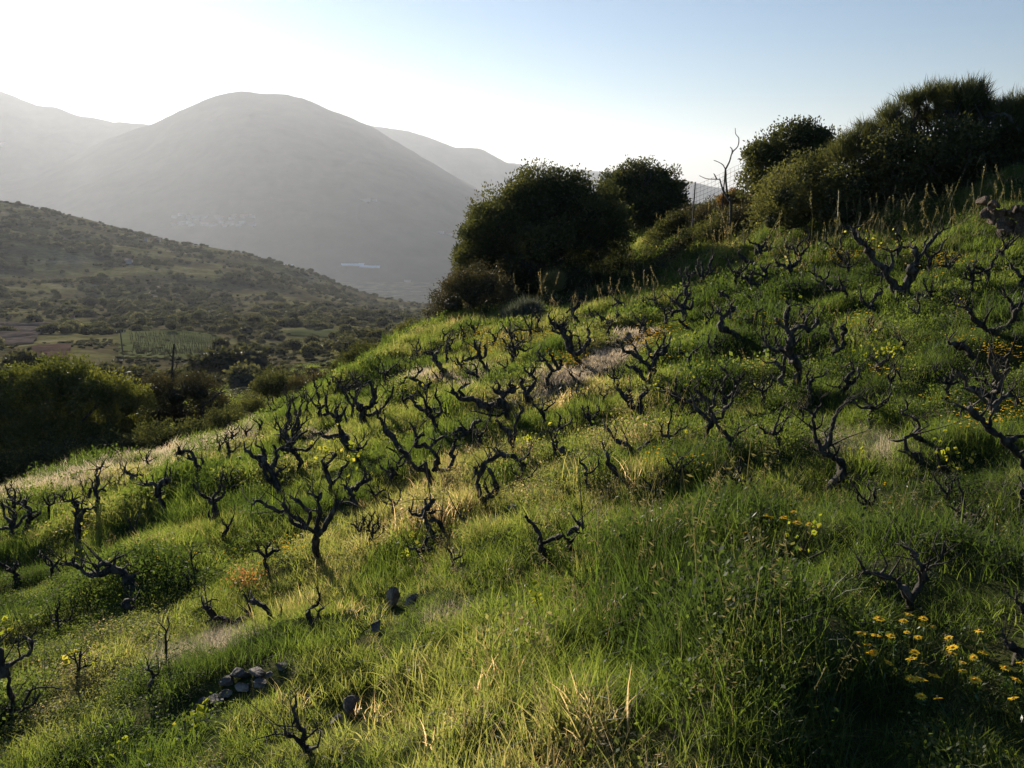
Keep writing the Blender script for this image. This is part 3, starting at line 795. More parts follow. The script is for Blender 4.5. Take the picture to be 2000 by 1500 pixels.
T = traced_vine
T("tall twisted vine with three black arms reaching up, behind the broad many-armed one at left",
  [(10,7,[(552,968),(541,940),(530,920),(518,900),(508,893)]),(6,3.5,[(518,900),(500,894),(488,884),(477,876)]),(5.5,3,[(516,897),(517,884),(511,876),(500,868)]),(5,2.5,[(531,912),(540,893),(541,880),(556,871)]),(5,3,[(540,930),(550,918),(560,912)]),(6,4,[(545,955),(522,935),(514,915),(508,905)])], seed=1)
T("broad many-armed vine left of centre with a thick black trunk and wide drooping left arm",
  [(11,9,[(623,1095),(619,1060),(619,1029)]),(8,4,[(619,1035),(623,1000),(622,980),(628,962)]),(7,4,[(621,1045),(640,1018),(654,990),(657,976)]),(9,5,[(614,1040),(590,1022),(565,1000),(553,984)]),(6.5,3.5,[(600,1030),(572,1022),(560,995),(548,1000),(535,994)]),(6,3,[(548,1000),(520,988),(505,978),(492,984)]),(5,3,[(626,975),(612,968),(600,962)]),(6,4,[(600,1030),(605,1005),(590,985),(575,975)]),(5,2.5,[(657,990),(668,982),(672,970)])], seed=2)
T("forked vine with yellow young leaves on both tips, just right of the tall twisted one",
  [(8,7,[(648,968),(646,945),(640,925)]),(7,5,[(643,935),(634,915),(628,900)]),(5.5,3.5,[(636,908),(648,896),(656,886)]),(6,3.5,[(648,945),(662,930),(670,914),(682,902)])], [(628,876),(645,872),(652,880),(690,888),(684,896),(700,920)], seed=3, lsize=0.07)
T("stubby vine with cupped arms right of the forked one with yellow tips",
  [(9,7,[(690,985),(689,968),(690,955)]),(5,3,[(688,962),(676,952),(666,944)]),(6,4,[(692,958),(704,945),(716,938),(724,934)]),(3,1.5,[(710,940),(712,926),(714,912)])], seed=4)
T("tiny black stub vine between the cupped vine and the dense tangled one",
  [(5,3.5,[(733,980),(731,968),(725,958)]),(3.5,2,[(731,968),(742,962),(753,957)]),(3,1.5,[(728,963),(722,950),(716,944)])], seed=5)
T("dense tangled vine in the centre with many crossing black arms",
  [(11,8,[(843,948),(838,924),(830,905)]),(8,5,[(836,924),(815,915),(800,905),(796,888),(780,880)]),(8,5,[(844,920),(851,905),(852,890),(840,876),(826,868)]),(6.5,4,[(826,868),(812,870),(815,855),(828,850)]),(5,3,[(840,876),(850,862),(862,855),(872,852)]),(7,5,[(848,915),(866,920),(882,912),(884,895),(878,885)]),(6,4,[(882,895),(886,872),(892,856)]),(3.5,1.4,[(815,862),(808,840),(800,825)]),(3,1.2,[(815,850),(822,832),(834,820)]),(6,3,[(882,912),(893,922),(900,932)]),(5,3,[(796,888),(782,896),(778,905)])], seed=6)
T("long low arching vine arm reaching right, directly above the dense tangled vine",
  [(8,6,[(890,860),(905,848),(900,841),(885,846)]),(6,3.5,[(905,850),(918,838),(930,826),(938,822)]),(3,1.2,[(912,840),(902,830),(897,822)])], seed=7)
T("open ring-shaped vine in the centre whose two arms curl to enclose a circle",
  [(9,7,[(943,985),(938,968),(934,950)]),(6.5,5,[(934,955),(933,935),(940,918),(948,905),(960,896)]),(7,4.5,[(941,975),(956,970),(968,962),(970,945),(962,930),(954,915)]),(5,2.5,[(936,925),(930,920),(926,912)]),(4.5,2.5,[(956,968),(952,955),(944,950)])], seed=8)
T("arched vine right of the ring-shaped one, its back bent over like a bridge",
  [(8,6,[(1030,935),(1026,915),(1014,900),(995,890)]),(6.5,5,[(998,891),(978,889),(962,896),(954,902)]),(4,2,[(978,890),(968,882),(960,874)]),(5,2.5,[(1014,900),(1028,892),(1034,882)])], seed=9)
T("upright black vine with pale yellow leaves to its right, above the arched vine",
  [(8,6,[(1001,880),(998,860),(990,840)]),(5.5,3.5,[(1003,862),(1007,840),(1009,822),(1018,805)]),(4,2,[(1018,808),(1020,798),(1014,792)]),(5,3,[(990,842),(978,832),(970,820)])], [(1040,845),(1048,856),(1050,872),(1034,852),(1020,890),(1022,862)], seed=10, lsize=0.065)
T("knotted spindly vine with a knob head and raised arms in the grass at the centre",
  [(8,6,[(862,1062),(846,1044),(834,1026),(829,1008)]),(7,7,[(829,1008),(831,995),(834,990)]),(5,4,[(834,990),(842,984),(847,976)]),(4.5,2.5,[(829,1004),(812,1005),(802,1000),(799,992)]),(4,2,[(836,1002),(846,1001),(850,997)]),(6,4,[(840,1015),(852,1016),(862,1026),(867,1040)]),(6.5,4,[(850,1050),(878,1046),(893,1036),(905,1030),(906,1018),(897,1006)]),(3,1.2,[(905,1022),(915,1018),(927,1013)]),(5,3.5,[(882,1043),(886,1058),(892,1072),(896,1080)])], seed=11)
T("small leafy stump vine at the lower left of the knotted one with the knob head",
  [(6,5,[(828,1098),(822,1084),(818,1074)]),(4.5,2.5,[(820,1078),(808,1072),(797,1070)]),(5,3,[(822,1078),(828,1062),(834,1050)]),(4,2.5,[(826,1076),(838,1074),(846,1070)])], [(797,1055),(812,1062),(778,1092)], seed=12)
T("vine with two horned arms sunk in deep grass right of centre, dark gap between them",
  [(8,7,[(1066,1098),(1062,1080),(1060,1062)]),(6,4,[(1060,1065),(1056,1045),(1046,1030),(1034,1018),(1026,1008)]),(7,6,[(1062,1060),(1085,1050),(1100,1046),(1112,1060),(1117,1076)]),(6,5,[(1108,1046),(1120,1036),(1136,1032),(1138,1024),(1126,1020)])], seed=13)
T("dark upright crooked vine with a single thin tip, right of centre in deep grass",
  [(7,6,[(1205,945),(1203,930),(1196,918),(1188,906)]),(5,2,[(1188,906),(1187,892),(1180,876),(1175,862)]),(3,1.5,[(1203,930),(1216,940),(1226,936)])], seed=14)
T("sprawling vine leaning left with a long thin tip, above the crooked single-stemmed one",
  [(8,6,[(1242,892),(1230,876),(1214,866)]),(6,3,[(1214,866),(1200,858),(1194,846),(1184,838),(1178,820)]),(5,3,[(1236,880),(1226,866),(1222,856)]),(5,3.5,[(1245,880),(1258,874),(1268,862)])], [(1180,858)], seed=15)
T("thick leaning vine with pale yellow leaves at its foot, below the orange-flowered cluster",
  [(10,8,[(1264,822),(1246,802),(1232,788),(1222,776)]),(6.5,4,[(1226,782),(1214,768),(1204,756)]),(6,3.5,[(1254,806),(1251,788),(1252,775),(1259,766)]),(5,3,[(1236,790),(1232,772),(1226,762)]),(4,2,[(1258,772),(1266,764),(1262,756)])], [(1224,812),(1234,822),(1218,806),(1264,818),(1268,832),(1230,815)], seed=16, lsize=0.07)
T("long diagonal leaning vine with few branches, left of the dense tangled vine",
  [(9,6,[(782,880),(768,858),(756,842),(746,826)]),(5,3,[(746,826),(738,810),(736,800)]),(4,2,[(750,832),(752,815),(748,805)])], seed=17)
T("low snaking vine lying almost flat, with one upturned end, left of the centre",
  [(6,5,[(868,806),(860,798),(842,802),(828,800)]),(5,3,[(828,800),(814,794),(808,784),(803,772)])], seed=18)
T("spiky broad vine with arms swept left and a curled crown, below the dry grass bank",
  [(10,8,[(990,815),(984,797),(979,780)]),(8,5,[(980,790),(960,796),(940,792),(925,780),(908,782)]),(6,3.5,[(925,780),(900,780),(888,770),(884,760)]),(5,2.5,[(905,775),(896,762),(906,754),(918,748)]),(8,6,[(980,785),(982,772),(992,766),(1003,760)]),(4.5,3,[(1003,760),(1002,754),(992,752)]),(6,3.5,[(984,776),(976,760),(972,748)]),(5,2.5,[(980,768),(968,764),(962,756)])], seed=19)
T("vine at the lower left end of the dry grass bank with two short raised arms",
  [(7,6,[(1032,788),(1029,772),(1026,760)]),(5,3.5,[(1026,762),(1020,750),(1021,742)]),(6,4,[(1030,768),(1040,756),(1044,742),(1038,732)]),(4,2,[(1036,734),(1028,726),(1024,718)]),(3,1.5,[(1040,730),(1044,720),(1050,712)])], seed=20)
T("small black forked vine standing alone on the pale dry grass bank",
  [(4.5,3.5,[(1136,752),(1128,744),(1120,738)]),(3.2,1.8,[(1122,740),(1116,733),(1112,726)]),(3,1.4,[(1128,744),(1132,735),(1135,726)])], seed=21)
T("big spreading vine with antler-like arms, its foot at the middle of the dry grass bank",
  [(6,5,[(1134,712),(1130,700),(1120,690),(1116,682)]),(8,6.5,[(1124,690),(1112,672),(1104,658),(1098,645)]),(6,3.5,[(1098,645),(1086,636),(1076,628),(1072,616)]),(5,3,[(1100,648),(1088,650),(1078,644)]),(6,4,[(1126,692),(1140,678),(1149,668),(1150,655),(1148,642)]),(4,2,[(1132,682),(1131,668),(1130,656)]),(5,3,[(1100,642),(1100,632),(1106,634)]),(4,2,[(1112,668),(1116,655),(1112,645)])], seed=22)
T("tangled vine leaning left against orange flowers, its base at the dry grass bank",
  [(6,5,[(1074,758),(1068,745),(1072,735),(1080,724)]),(5,4,[(1080,724),(1090,722),(1096,714),(1096,702)]),(5.5,3.5,[(1080,724),(1070,710),(1060,696),(1050,686)]),(5,3,[(1090,720),(1080,702),(1074,690)]),(4,2,[(1064,702),(1056,706),(1052,696)])], seed=23)
T("vine with a straight slanting trunk and bushy top at the upper left, by yellow flowers",
  [(7,6,[(960,738),(950,722),(940,708),(935,698)]),(5.5,3.5,[(935,698),(934,684),(938,672)]),(5,3,[(934,698),(920,700),(906,704)]),(4.5,2.5,[(938,700),(948,696),(950,684),(944,676)]),(4,2,[(936,690),(928,676),(926,664)])], seed=24)
T("vine with slanting trunk and small raised fork just below the straight slanting one",
  [(6,5,[(940,760),(936,744),(930,730)]),(4.5,3,[(930,732),(922,728),(912,730)]),(4.5,2.5,[(932,734),(931,720),(926,712)]),(3,1.5,[(934,742),(942,730)])], seed=25)
T("leaning vine of the upper left rows with a hooked left arm and thick slanting trunk",
  [(8,6.5,[(836,770),(826,756),(814,746),(808,738)]),(5,3,[(808,740),(796,738),(784,748)]),(4.5,2.5,[(810,738),(818,728),(826,720)]),(5,3,[(830,758),(838,752),(843,748)]),(3.5,2,[(790,746),(784,750),(783,742)])], seed=26)
T("thick-headed black vine above the hooked leaning one, near the bushes on the crest",
  [(7,6,[(866,724),(856,710),(850,702)]),(6,4,[(850,704),(846,694),(842,688)]),(4,2.5,[(844,692),(834,692),(828,688)]),(4,2,[(848,696),(856,686),(860,674)])], seed=27)
T("big dark vine left of centre with a wide left arm above the forked yellow-tipped vine",
  [(10,8,[(680,875),(676,856),(664,840)]),(8,6,[(664,842),(660,826),(656,812)]),(6,3.5,[(656,814),(644,808),(630,810)]),(6,3,[(662,818),(672,806),(676,796)]),(4.5,2.5,[(642,808),(638,794),(637,778),(640,770)]),(6.5,3.5,[(668,850),(648,854),(634,852),(626,844)]),(4,2,[(658,812),(656,798),(662,790)])], [(654,818),(652,830)], seed=28)
T("vine with pale tangled leaves in its crown, right of the wide-armed dark vine",
  [(9,7,[(712,826),(706,806),(702,790)]),(6,4,[(704,800),(722,796),(734,788)]),(6,3.5,[(724,794),(730,776),(728,762),(724,745)]),(5,3,[(700,790),(690,778),(680,768)]),(5,2.5,[(706,812),(730,808),(745,800),(760,780),(766,765),(768,755)]),(4,2,[(734,770),(736,756)])], seed=29)
T("tall gnarled black vine at right with one thick curved trunk and a tall left arm",
  [(12,10,[(1620,958),(1632,940),(1645,925),(1646,900)]),(9,7,[(1644,905),(1622,893),(1604,880),(1594,862)]),(7,5.5,[(1594,865),(1589,840),(1590,815)]),(4.5,2,[(1590,815),(1596,800),(1605,790),(1602,778)]),(3.5,1.5,[(1588,808),(1576,800),(1563,796)]),(6,4,[(1606,882),(1618,860),(1624,838),(1628,818)]),(4.5,2,[(1628,820),(1636,802),(1648,790),(1656,778)]),(3,1.2,[(1612,868),(1618,850)])], [(1632,872)], seed=30)
T("vine with two looped arms like a bow, right of the tall gnarled one",
  [(9,7,[(1796,898),(1780,888),(1770,876)]),(7,5,[(1768,880),(1766,862),(1776,850),(1788,850),(1798,858)]),(6.5,4,[(1798,858),(1812,864),(1828,870),(1838,870)]),(5.5,3,[(1784,850),(1794,836),(1790,822),(1776,812),(1762,806)]),(3.5,1.4,[(1768,858),(1750,862),(1736,858)]),(3,1.2,[(1762,806),(1772,796),(1768,780)])], seed=31)
T("massive black vine cut by the right edge with a long diagonal trunk through yellow flowers",
  [(11,9,[(2010,920),(1985,890),(1964,866),(1948,850)]),(9,7,[(1948,850),(1930,832),(1912,815),(1896,796)]),(6,3,[(1896,798),(1880,796),(1868,790)]),(8,6,[(1960,860),(1978,856),(2005,852)]),(5.5,4,[(1932,832),(1938,808),(1952,782),(1972,774),(1986,778),(1988,788)]),(4.5,3,[(1950,784),(1934,790),(1920,780),(1908,768),(1888,760)]),(4,2,[(1960,776),(1974,764),(1984,752)])], seed=32)
T("vine leaning left with bare thin canes spreading from its top, right of centre",
  [(9,7,[(1438,885),(1424,856),(1408,842)]),(7,5,[(1408,842),(1398,826),(1392,808)]),(3,1,[(1432,858),(1448,842),(1466,832),(1480,824)]),(3.5,1.5,[(1430,856),(1440,842),(1442,830)]),(4,2,[(1398,826),(1388,814),(1378,806)])], seed=33)
T("goblet-shaped vine right of centre with a U of two raised arms above the leaning one",
  [(7,6,[(1415,806),(1414,790),(1417,775)]),(6,4,[(1418,780),(1430,770),(1437,758),(1434,744)]),(5.5,3.5,[(1416,778),(1412,758),(1416,742),(1422,732)]),(4,2,[(1422,734),(1414,722),(1404,714)]),(4.5,2,[(1410,768),(1396,760),(1384,758)]),(4,2,[(1434,748),(1446,740),(1454,730)]),(3,1.3,[(1414,748),(1404,742),(1396,744)])], seed=34)
T("thick black vine trunk lying almost horizontal, left of the goblet-shaped one",
  [(9,8,[(1412,796),(1392,786),(1372,780),(1350,781)]),(7,4,[(1352,781),(1330,782),(1316,774),(1302,764)]),(5,3,[(1372,780),(1366,768),(1356,762)]),(4,2,[(1330,780),(1322,770),(1310,768)])], seed=35)
T("tallest vine of the slope, right of centre, a serpentine double-bent trunk with side arms",
  [(11,9,[(1546,765),(1553,745),(1560,728),(1556,710),(1546,698)]),(10,8,[(1546,700),(1544,680),(1546,662),(1541,650)]),(7,4,[(1541,652),(1552,642),(1566,637),(1580,644),(1592,636),(1598,622)]),(6.5,3.5,[(1544,698),(1528,684),(1512,682),(1500,676),(1496,664)]),(7,5,[(1538,756),(1524,742),(1532,728),(1524,716),(1514,706)]),(6,3.5,[(1540,650),(1534,634),(1536,616),(1540,600),(1536,588)]),(5,3,[(1578,642),(1576,622),(1582,608),(1590,602)]),(4.5,2.5,[(1534,640),(1522,632),(1516,620)]),(2.5,1,[(1548,700),(1562,696),(1574,690)])], [(1534,585)], seed=36)
T("Y-shaped vine right of the tallest one, with a pale stone-grey foot",
  [(7,6,[(1616,712),(1626,692),(1636,682)]),(5.5,3,[(1634,684),(1632,668),(1624,652),(1622,640)]),(6,4.5,[(1638,682),(1646,672),(1645,656),(1650,645),(1642,638)])], seed=37)
T("small cupped vine with a hooked right arm, below the Y-shaped one",
  [(7,6,[(1640,772),(1648,760),(1656,748)]),(5,3,[(1660,748),(1672,742),(1678,730),(1675,718)]),(5,3,[(1656,750),(1657,735),(1666,722),(1662,708)]),(4,1.8,[(1650,758),(1636,756),(1620,754)])], seed=38)
T("short vine topped by a rosette of pale tan young leaves, right side",
  [(6,5,[(1718,730),(1714,716),(1718,708)]),(4.5,3,[(1718,712),(1728,706),(1736,702)]),(3.5,2,[(1714,708),(1704,700),(1698,694)])], [(1700,684),(1712,678),(1728,690),(1736,682),(1742,668),(1692,680),(1720,696)], seed=39, lsize=0.06)
T("V-shaped vine with curling arms high on the right, below the thick leafy double trunk",
  [(6,5,[(1708,612),(1702,602),(1696,598)]),(4.5,2.5,[(1698,600),(1688,592),(1682,584),(1680,572)]),(5,3,[(1704,600),(1704,588),(1712,576),(1724,570)])], seed=40)
T("S-curved vine with a pale snapped top, left of the tallest one",
  [(8,7,[(1446,662),(1432,648),(1416,644),(1411,632)]),(6,4,[(1411,634),(1411,620),(1406,612),(1398,608)]),(4.5,2.5,[(1412,622),(1422,612),(1424,604)]),(5,3.5,[(1426,622),(1428,610),(1434,602),(1426,598)])], seed=41)
T("short thick vine stub slanting left at the far right, above flowers",
  [(8,7,[(1905,702),(1890,684),(1878,676)]),(7,5,[(1878,677),(1864,672),(1851,668)])], seed=42)
T("knobbly vine stump with yellow flowers round it at the far right",
  [(9,8,[(1966,722),(1958,706),(1952,694)]),(5,3,[(1956,700),(1940,692),(1932,684)]),(4,1.5,[(1962,700),(1974,686),(1982,668),(1986,655)])], seed=43)
T("wide low vine like a bowl at the upper right edge with a cut left arm",
  [(9,7,[(1940,652),(1950,646),(1965,640)]),(8,6,[(1965,640),(1978,625),(1986,608),(2002,590)]),(7,5,[(1940,650),(1922,640),(1906,624),(1896,608)]),(4,2,[(1898,606),(1884,600),(1872,600)]),(3,1.2,[(1920,636),(1928,618),(1938,600)])], seed=44)
T("dark gnarled vine stump with dry straw round it and a thin standing cane, at right",
  [(14,12,[(1898,1040),(1895,1022),(1890,1008)]),(8,5,[(1890,1012),(1876,1004),(1868,1010)]),(3.5,1.8,[(1877,1002),(1882,985),(1880,968),(1874,950),(1870,935)]),(8,5,[(1896,1012),(1910,1006),(1918,1014)])], seed=45)
T("thin vine shoot with a bright yellow leafy head, left of the dry straw-covered stump",
  [(5,4,[(1858,932),(1846,918),(1836,906),(1831,894)]),(3,1.5,[(1831,896),(1830,884),(1832,876)])], [(1832,880),(1828,888),(1838,876),(1860,900),(1868,904)], seed=46, lsize=0.055)
T("large near vine at the lower right splitting in a wide V above the yellow daisies",
  [(12,10,[(1780,1205),(1778,1182),(1778,1162)]),(9,7,[(1774,1164),(1762,1148),(1752,1136),(1736,1128),(1720,1122)]),(6,4,[(1722,1122),(1704,1118),(1688,1116)]),(3.5,1.5,[(1688,1116),(1680,1100),(1672,1084)]),(9,7,[(1784,1160),(1798,1142),(1806,1124),(1800,1104)]),(6.5,5,[(1800,1106),(1790,1094),(1790,1080)]),(4,2,[(1790,1080),(1774,1072),(1758,1064)]),(4.5,2.5,[(1806,1116),(1822,1104),(1836,1090),(1842,1070),(1844,1056)]),(3,1.3,[(1688,1116),(1684,1100)])], seed=50)
T("small dark vine stub with a yellow leaflet on its thin tip, in deep grass",
  [(6,5,[(1604,1112),(1592,1100),(1580,1092)]),(4.5,2,[(1580,1092),(1570,1078),(1565,1060)]),(1.6,0.8,[(1612,1106),(1640,1105),(1660,1104)])], [(1578,1032),(1576,1040),(1564,1056)], seed=51, lsize=0.04)
T("knobby black vine tip cut by the right edge, level with the daisies",
  [(9,5,[(2004,1205),(1998,1190),(1992,1176)]),(4,2,[(1994,1182),(1984,1172),(1988,1160)])], seed=52)
T("dark stump almost buried in grass at the right edge among the daisies",
  [(14,10,[(1990,1290),(1985,1272),(1980,1258)]),(7,4,[(1984,1262),(1970,1262),(1962,1256)])], seed=53)
T("large near vine at the bottom left edge, coiled like a question mark",
  [(9,7.5,[(28,1392),(24,1365),(18,1340),(12,1312)]),(7,5,[(12,1312),(14,1298),(30,1292),(44,1282),(60,1272),(64,1258),(58,1248),(44,1243)]),(10,9,[(8,1320),(2,1298),(-2,1270)]),(7,5,[(26,1388),(10,1398),(-10,1404)]),(5.5,3,[(28,1388),(50,1384),(68,1372),(77,1356)]),(4,1.8,[(40,1386),(60,1350),(90,1342),(120,1346)]),(3,1,[(38,1290),(36,1260),(36,1238)])], seed=60)
T("near vine at left with a thick arched sideways trunk and a long left arm",
  [(17,15,[(258,1170),(254,1150),(247,1132)]),(12,9,[(246,1134),(232,1116),(214,1114),(196,1124)]),(9,6,[(198,1124),(176,1122),(158,1112),(144,1104)]),(5.5,3,[(146,1104),(130,1100),(116,1102)]),(8,5,[(240,1124),(222,1106),(204,1100),(190,1104)]),(5,2,[(206,1102),(224,1092),(244,1084)]),(5,2.5,[(190,1126),(178,1112),(168,1108)]),(4,2,[(238,1114),(250,1104),(258,1106)])], [(148,1082)], seed=61)
T("small dark stub just below the arched sideways vine at the left",
  [(10,9,[(252,1200),(250,1185),(246,1172)]),(5,3,[(246,1176),(256,1172),(262,1176)])], seed=62)
T("thick limb-like vine lying in the grass, left of the bright green patch",
  [(10,8,[(470,1226),(452,1218),(436,1212)]),(8,5,[(438,1213),(422,1204),(408,1192),(396,1184)]),(7,6,[(462,1218),(476,1208),(488,1202)]),(3,1.2,[(404,1190),(396,1176),(392,1164)])], seed=63)
T("short crooked vine at the top edge of the bright green patch, beside the orange plants",
  [(8,7,[(530,1210),(524,1196),(516,1184)]),(7,4.5,[(516,1184),(502,1178),(488,1174),(480,1164)])], seed=64)
T("small T-shaped vine with a flat crown behind the orange plants",
  [(6,5,[(522,1122),(518,1104),(518,1090)]),(4.5,2.5,[(518,1088),(506,1078),(494,1074)]),(4.5,2.5,[(520,1088),(532,1078),(546,1074)]),(4,2,[(520,1086),(520,1072),(528,1062)])], seed=65)
T("small hook-shaped vine in the bright green grass, right of the short crooked one",
  [(6,5,[(604,1212),(604,1198),(610,1184)]),(4.5,3,[(610,1186),(620,1178),(624,1166),(622,1160)]),(4,2.5,[(616,1212),(622,1196),(632,1186)])], seed=66)
T("spiky near vine at the bottom left of centre with one upright pointed arm",
  [(12,10,[(604,1475),(598,1462),(592,1450)]),(8,6,[(592,1452),(590,1432),(584,1418),(577,1404)]),(5,2,[(577,1404),(573,1390),(578,1374),(577,1360)]),(8,4,[(592,1448),(574,1440),(556,1434)]),(3.5,1.6,[(556,1434),(538,1434),(518,1438),(494,1446)]),(5,3,[(596,1446),(608,1434),(620,1424)]),(3,1.5,[(558,1434),(556,1418),(554,1408)])], seed=67)
T("thin upright grey vine cane in the low weeds at the lower left",
  [(4,3,[(326,1305),(324,1280),(326,1255),(324,1232)]),(2.2,1,[(324,1232),(316,1222),(308,1214)]),(2.2,1,[(325,1236),(330,1220),(326,1204)])], seed=68)
T("low forked twig-like vine left of the flat stones",
  [(7,5,[(290,1352),(296,1335),(300,1318)]),(4,2,[(300,1320),(290,1308),(282,1306)]),(4,2,[(300,1322),(310,1314)])], seed=69)
T("vine at the left edge with arms spreading level, above the coiled one",
  [(9,7,[(36,1134),(30,1120),(20,1112)]),(6,4,[(20,1112),(6,1104),(-8,1098)]),(5,3,[(28,1118),(32,1106),(34,1096)])], seed=70)
T("thin pointed black vine stick between the arched sideways vine and the T-shaped one",
  [(5,4,[(382,1122),(378,1108)]),(4,2,[(378,1108),(375,1092),(372,1080)])], seed=71)
T("small double-stemmed vine just right of the thin pointed stick",
  [(5,4,[(364,1148),(366,1132),(360,1122)]),(3.5,2,[(365,1134),(374,1126)])], seed=72)
T("leftmost vine on the terrace edge, a candelabra of curling black arms",
  [(8,7,[(52,1048),(54,1026),(58,1008)]),(6.5,4.5,[(58,1010),(57,995),(50,986),(46,976)]),(4.5,2.5,[(50,986),(36,984),(24,978),(12,976)]),(5,3,[(58,1014),(70,1008),(80,1003)]),(3.5,1.5,[(32,984),(38,975),(41,966)])], seed=73)
T("Y-shaped vine near the left edge with a snaking left arm, above yellow leaves",
  [(8,7,[(150,1062),(154,1038),(152,1020)]),(7,5,[(152,1022),(148,1008),(152,996),(146,984),(140,980)]),(5,3,[(148,982),(136,978),(124,978)]),(6,3.5,[(158,1018),(162,998),(172,994),(184,991)]),(4,2,[(150,980),(160,982),(168,986)])], [(155,1040),(166,1036),(192,1046),(196,1024),(148,1082),(134,1008)], seed=74, lsize=0.07)
T("thick upright stump vine on the terrace edge with a flared head and thin spike",
  [(11,9,[(320,1004),(316,982),(310,962),(308,950)]),(7,4,[(308,950),(298,944),(286,946),(278,948)]),(7,5,[(310,950),(320,940),(330,938)]),(3,1.2,[(330,938),(333,924),(331,912)]),(3,1.5,[(302,944),(298,934)])], seed=75)
T("vine with a twisted fork on the terrace edge, against pale dry grass",
  [(6,5,[(396,936),(390,920),(384,908)]),(5.5,3.5,[(384,910),(378,898),(366,894)]),(5,3,[(390,922),(396,908),(394,896)]),(4.5,3,[(384,908),(380,892),(372,882),(360,880)]),(5,4,[(360,880),(352,886),(346,882)])], seed=76)
T("drooping claw-like vine on the terrace edge right of the Y-shaped one",
  [(6,5,[(192,1005),(194,988),(190,975),(186,960)]),(4.5,3,[(188,965),(180,950),(174,960),(173,972)]),(4.5,3,[(187,958),(188,935),(189,918)]),(4,2,[(189,918),(198,912),(210,912)]),(4,2,[(190,960),(200,955),(208,960)])], seed=77)
T("vine with a small dark fork on the terrace edge, left of the thick upright stump",
  [(7,5,[(222,962),(222,950),(226,944)]),(4,2,[(222,952),(214,944)]),(4,2,[(226,948),(232,940)])], seed=78)
T("scraggly vine on the terrace edge just left of the thick upright stump",
  [(6,4.5,[(262,952),(258,940),(258,926)]),(4,2,[(258,930),(248,922),(244,912)]),(4,2,[(258,932),(268,926),(278,930)]),(3,1.5,[(252,950),(244,948),(243,940)])], seed=79)
T("vine pointing a cut arm left, just left of the thick leafy double trunk",
  [(6,5,[(1654,585),(1652,570),(1646,562)]),(5,3.5,[(1650,566),(1636,566),(1624,568),(1612,567)]),(4,2,[(1648,562),(1642,552),(1638,545)])], seed=80)
T("thick leafy vine high on the right forming the left leg of a wide V",
  [(10,8,[(1760,572),(1742,548),(1728,530),(1716,516)]),(8,6,[(1716,518),(1704,500),(1696,486),(1684,474)]),(6,4,[(1684,476),(1672,462),(1664,446)]),(5,3,[(1732,534),(1744,520),(1742,500),(1738,490)]),(4,2,[(1700,492),(1690,478),(1698,462)])], [(1700,470),(1692,462),(1710,475),(1668,450),(1745,478),(1750,460)], seed=81, lsize=0.05)
T("thick vine forming the right leg of the wide V, topped by a forked arm",
  [(11,9,[(1764,575),(1770,555),(1780,535),(1788,518)]),(7,5,[(1788,520),(1790,500),(1784,485)]),(5,3,[(1790,505),(1806,488),(1820,470),(1834,455)]),(4,2,[(1832,456),(1842,448),(1852,446)])], seed=82)
T("antler-like vine at the top of the slope below the small round dark bush",
  [(6,5,[(1376,558),(1372,545),(1368,538)]),(4,2.5,[(1370,540),(1358,534),(1350,538),(1338,532)]),(4,2.5,[(1368,540),(1360,525),(1364,515)]),(5,3,[(1376,545),(1384,530),(1388,515),(1392,502)]),(4,2.5,[(1378,540),(1390,530),(1396,526)]),(3.5,2,[(1372,540),(1372,525),(1370,518)])], seed=83)
T("U-shaped vine right of the antler-like one, one arm reaching far left",
  [(7,6,[(1488,570),(1484,560),(1480,555)]),(5.5,3.5,[(1482,558),(1466,550),(1456,542),(1448,542)]),(6,4,[(1484,558),(1492,545),(1494,532),(1490,525)]),(4.5,2.5,[(1464,548),(1466,536),(1472,530)]),(4,2.5,[(1490,540),(1478,536),(1472,530)]),(5,3,[(1490,562),(1505,566),(1514,572),(1516,560)])], seed=84)
T("vine with a crown of upright arms at the slope's very top, in dry grass",
  [(6,5,[(1486,505),(1486,492),(1484,482)]),(4.5,2.5,[(1484,484),(1476,476),(1464,474)]),(5,3,[(1486,484),(1496,472),(1502,462)]),(4,2,[(1490,490),(1502,484),(1508,474)]),(4,2,[(1484,484),(1480,494),(1476,486)])], seed=85)
T("long leaning vine below the crown-shaped one, sloping down to the right",
  [(6,5,[(1474,522),(1464,512),(1454,506)]),(4.5,2.5,[(1456,508),(1446,500),(1442,492)]),(4,2.5,[(1470,512),(1478,518)])], seed=86)
T("bushy-headed vine beside yellow flowers at the top of the slope",
  [(8,6,[(1545,545),(1545,530),(1544,518)]),(5,3,[(1544,522),(1532,518),(1522,520)]),(4,2.5,[(1524,520),(1516,512)]),(5,3,[(1548,522),(1556,512),(1562,508)]),(4,2,[(1544,518),(1540,508)])], [(1552,500)], seed=87)
T("dense dark vine with a twisted pom-pom crown above the orange-flowered cluster",
  [(7,6,[(1338,622),(1334,608),(1330,598)]),(5.5,3.5,[(1330,600),(1320,590),(1312,588)]),(6,4,[(1334,600),(1340,585),(1348,575)]),(5,3,[(1336,604),(1350,600),(1352,588)]),(5,3,[(1330,606),(1316,608),(1312,618)]),(4.5,2.5,[(1344,580),(1338,568),(1344,558)]),(4,2,[(1318,592),(1326,578),(1332,574)])], seed=88)
T("thin diagonal vine between the pom-pom vine and the S-curved one",
  [(5,4,[(1360,655),(1350,645),(1340,640)]),(4,2.5,[(1342,640),(1332,630),(1326,624)]),(3,1.5,[(1358,652),(1368,648),(1374,640)])], seed=89)
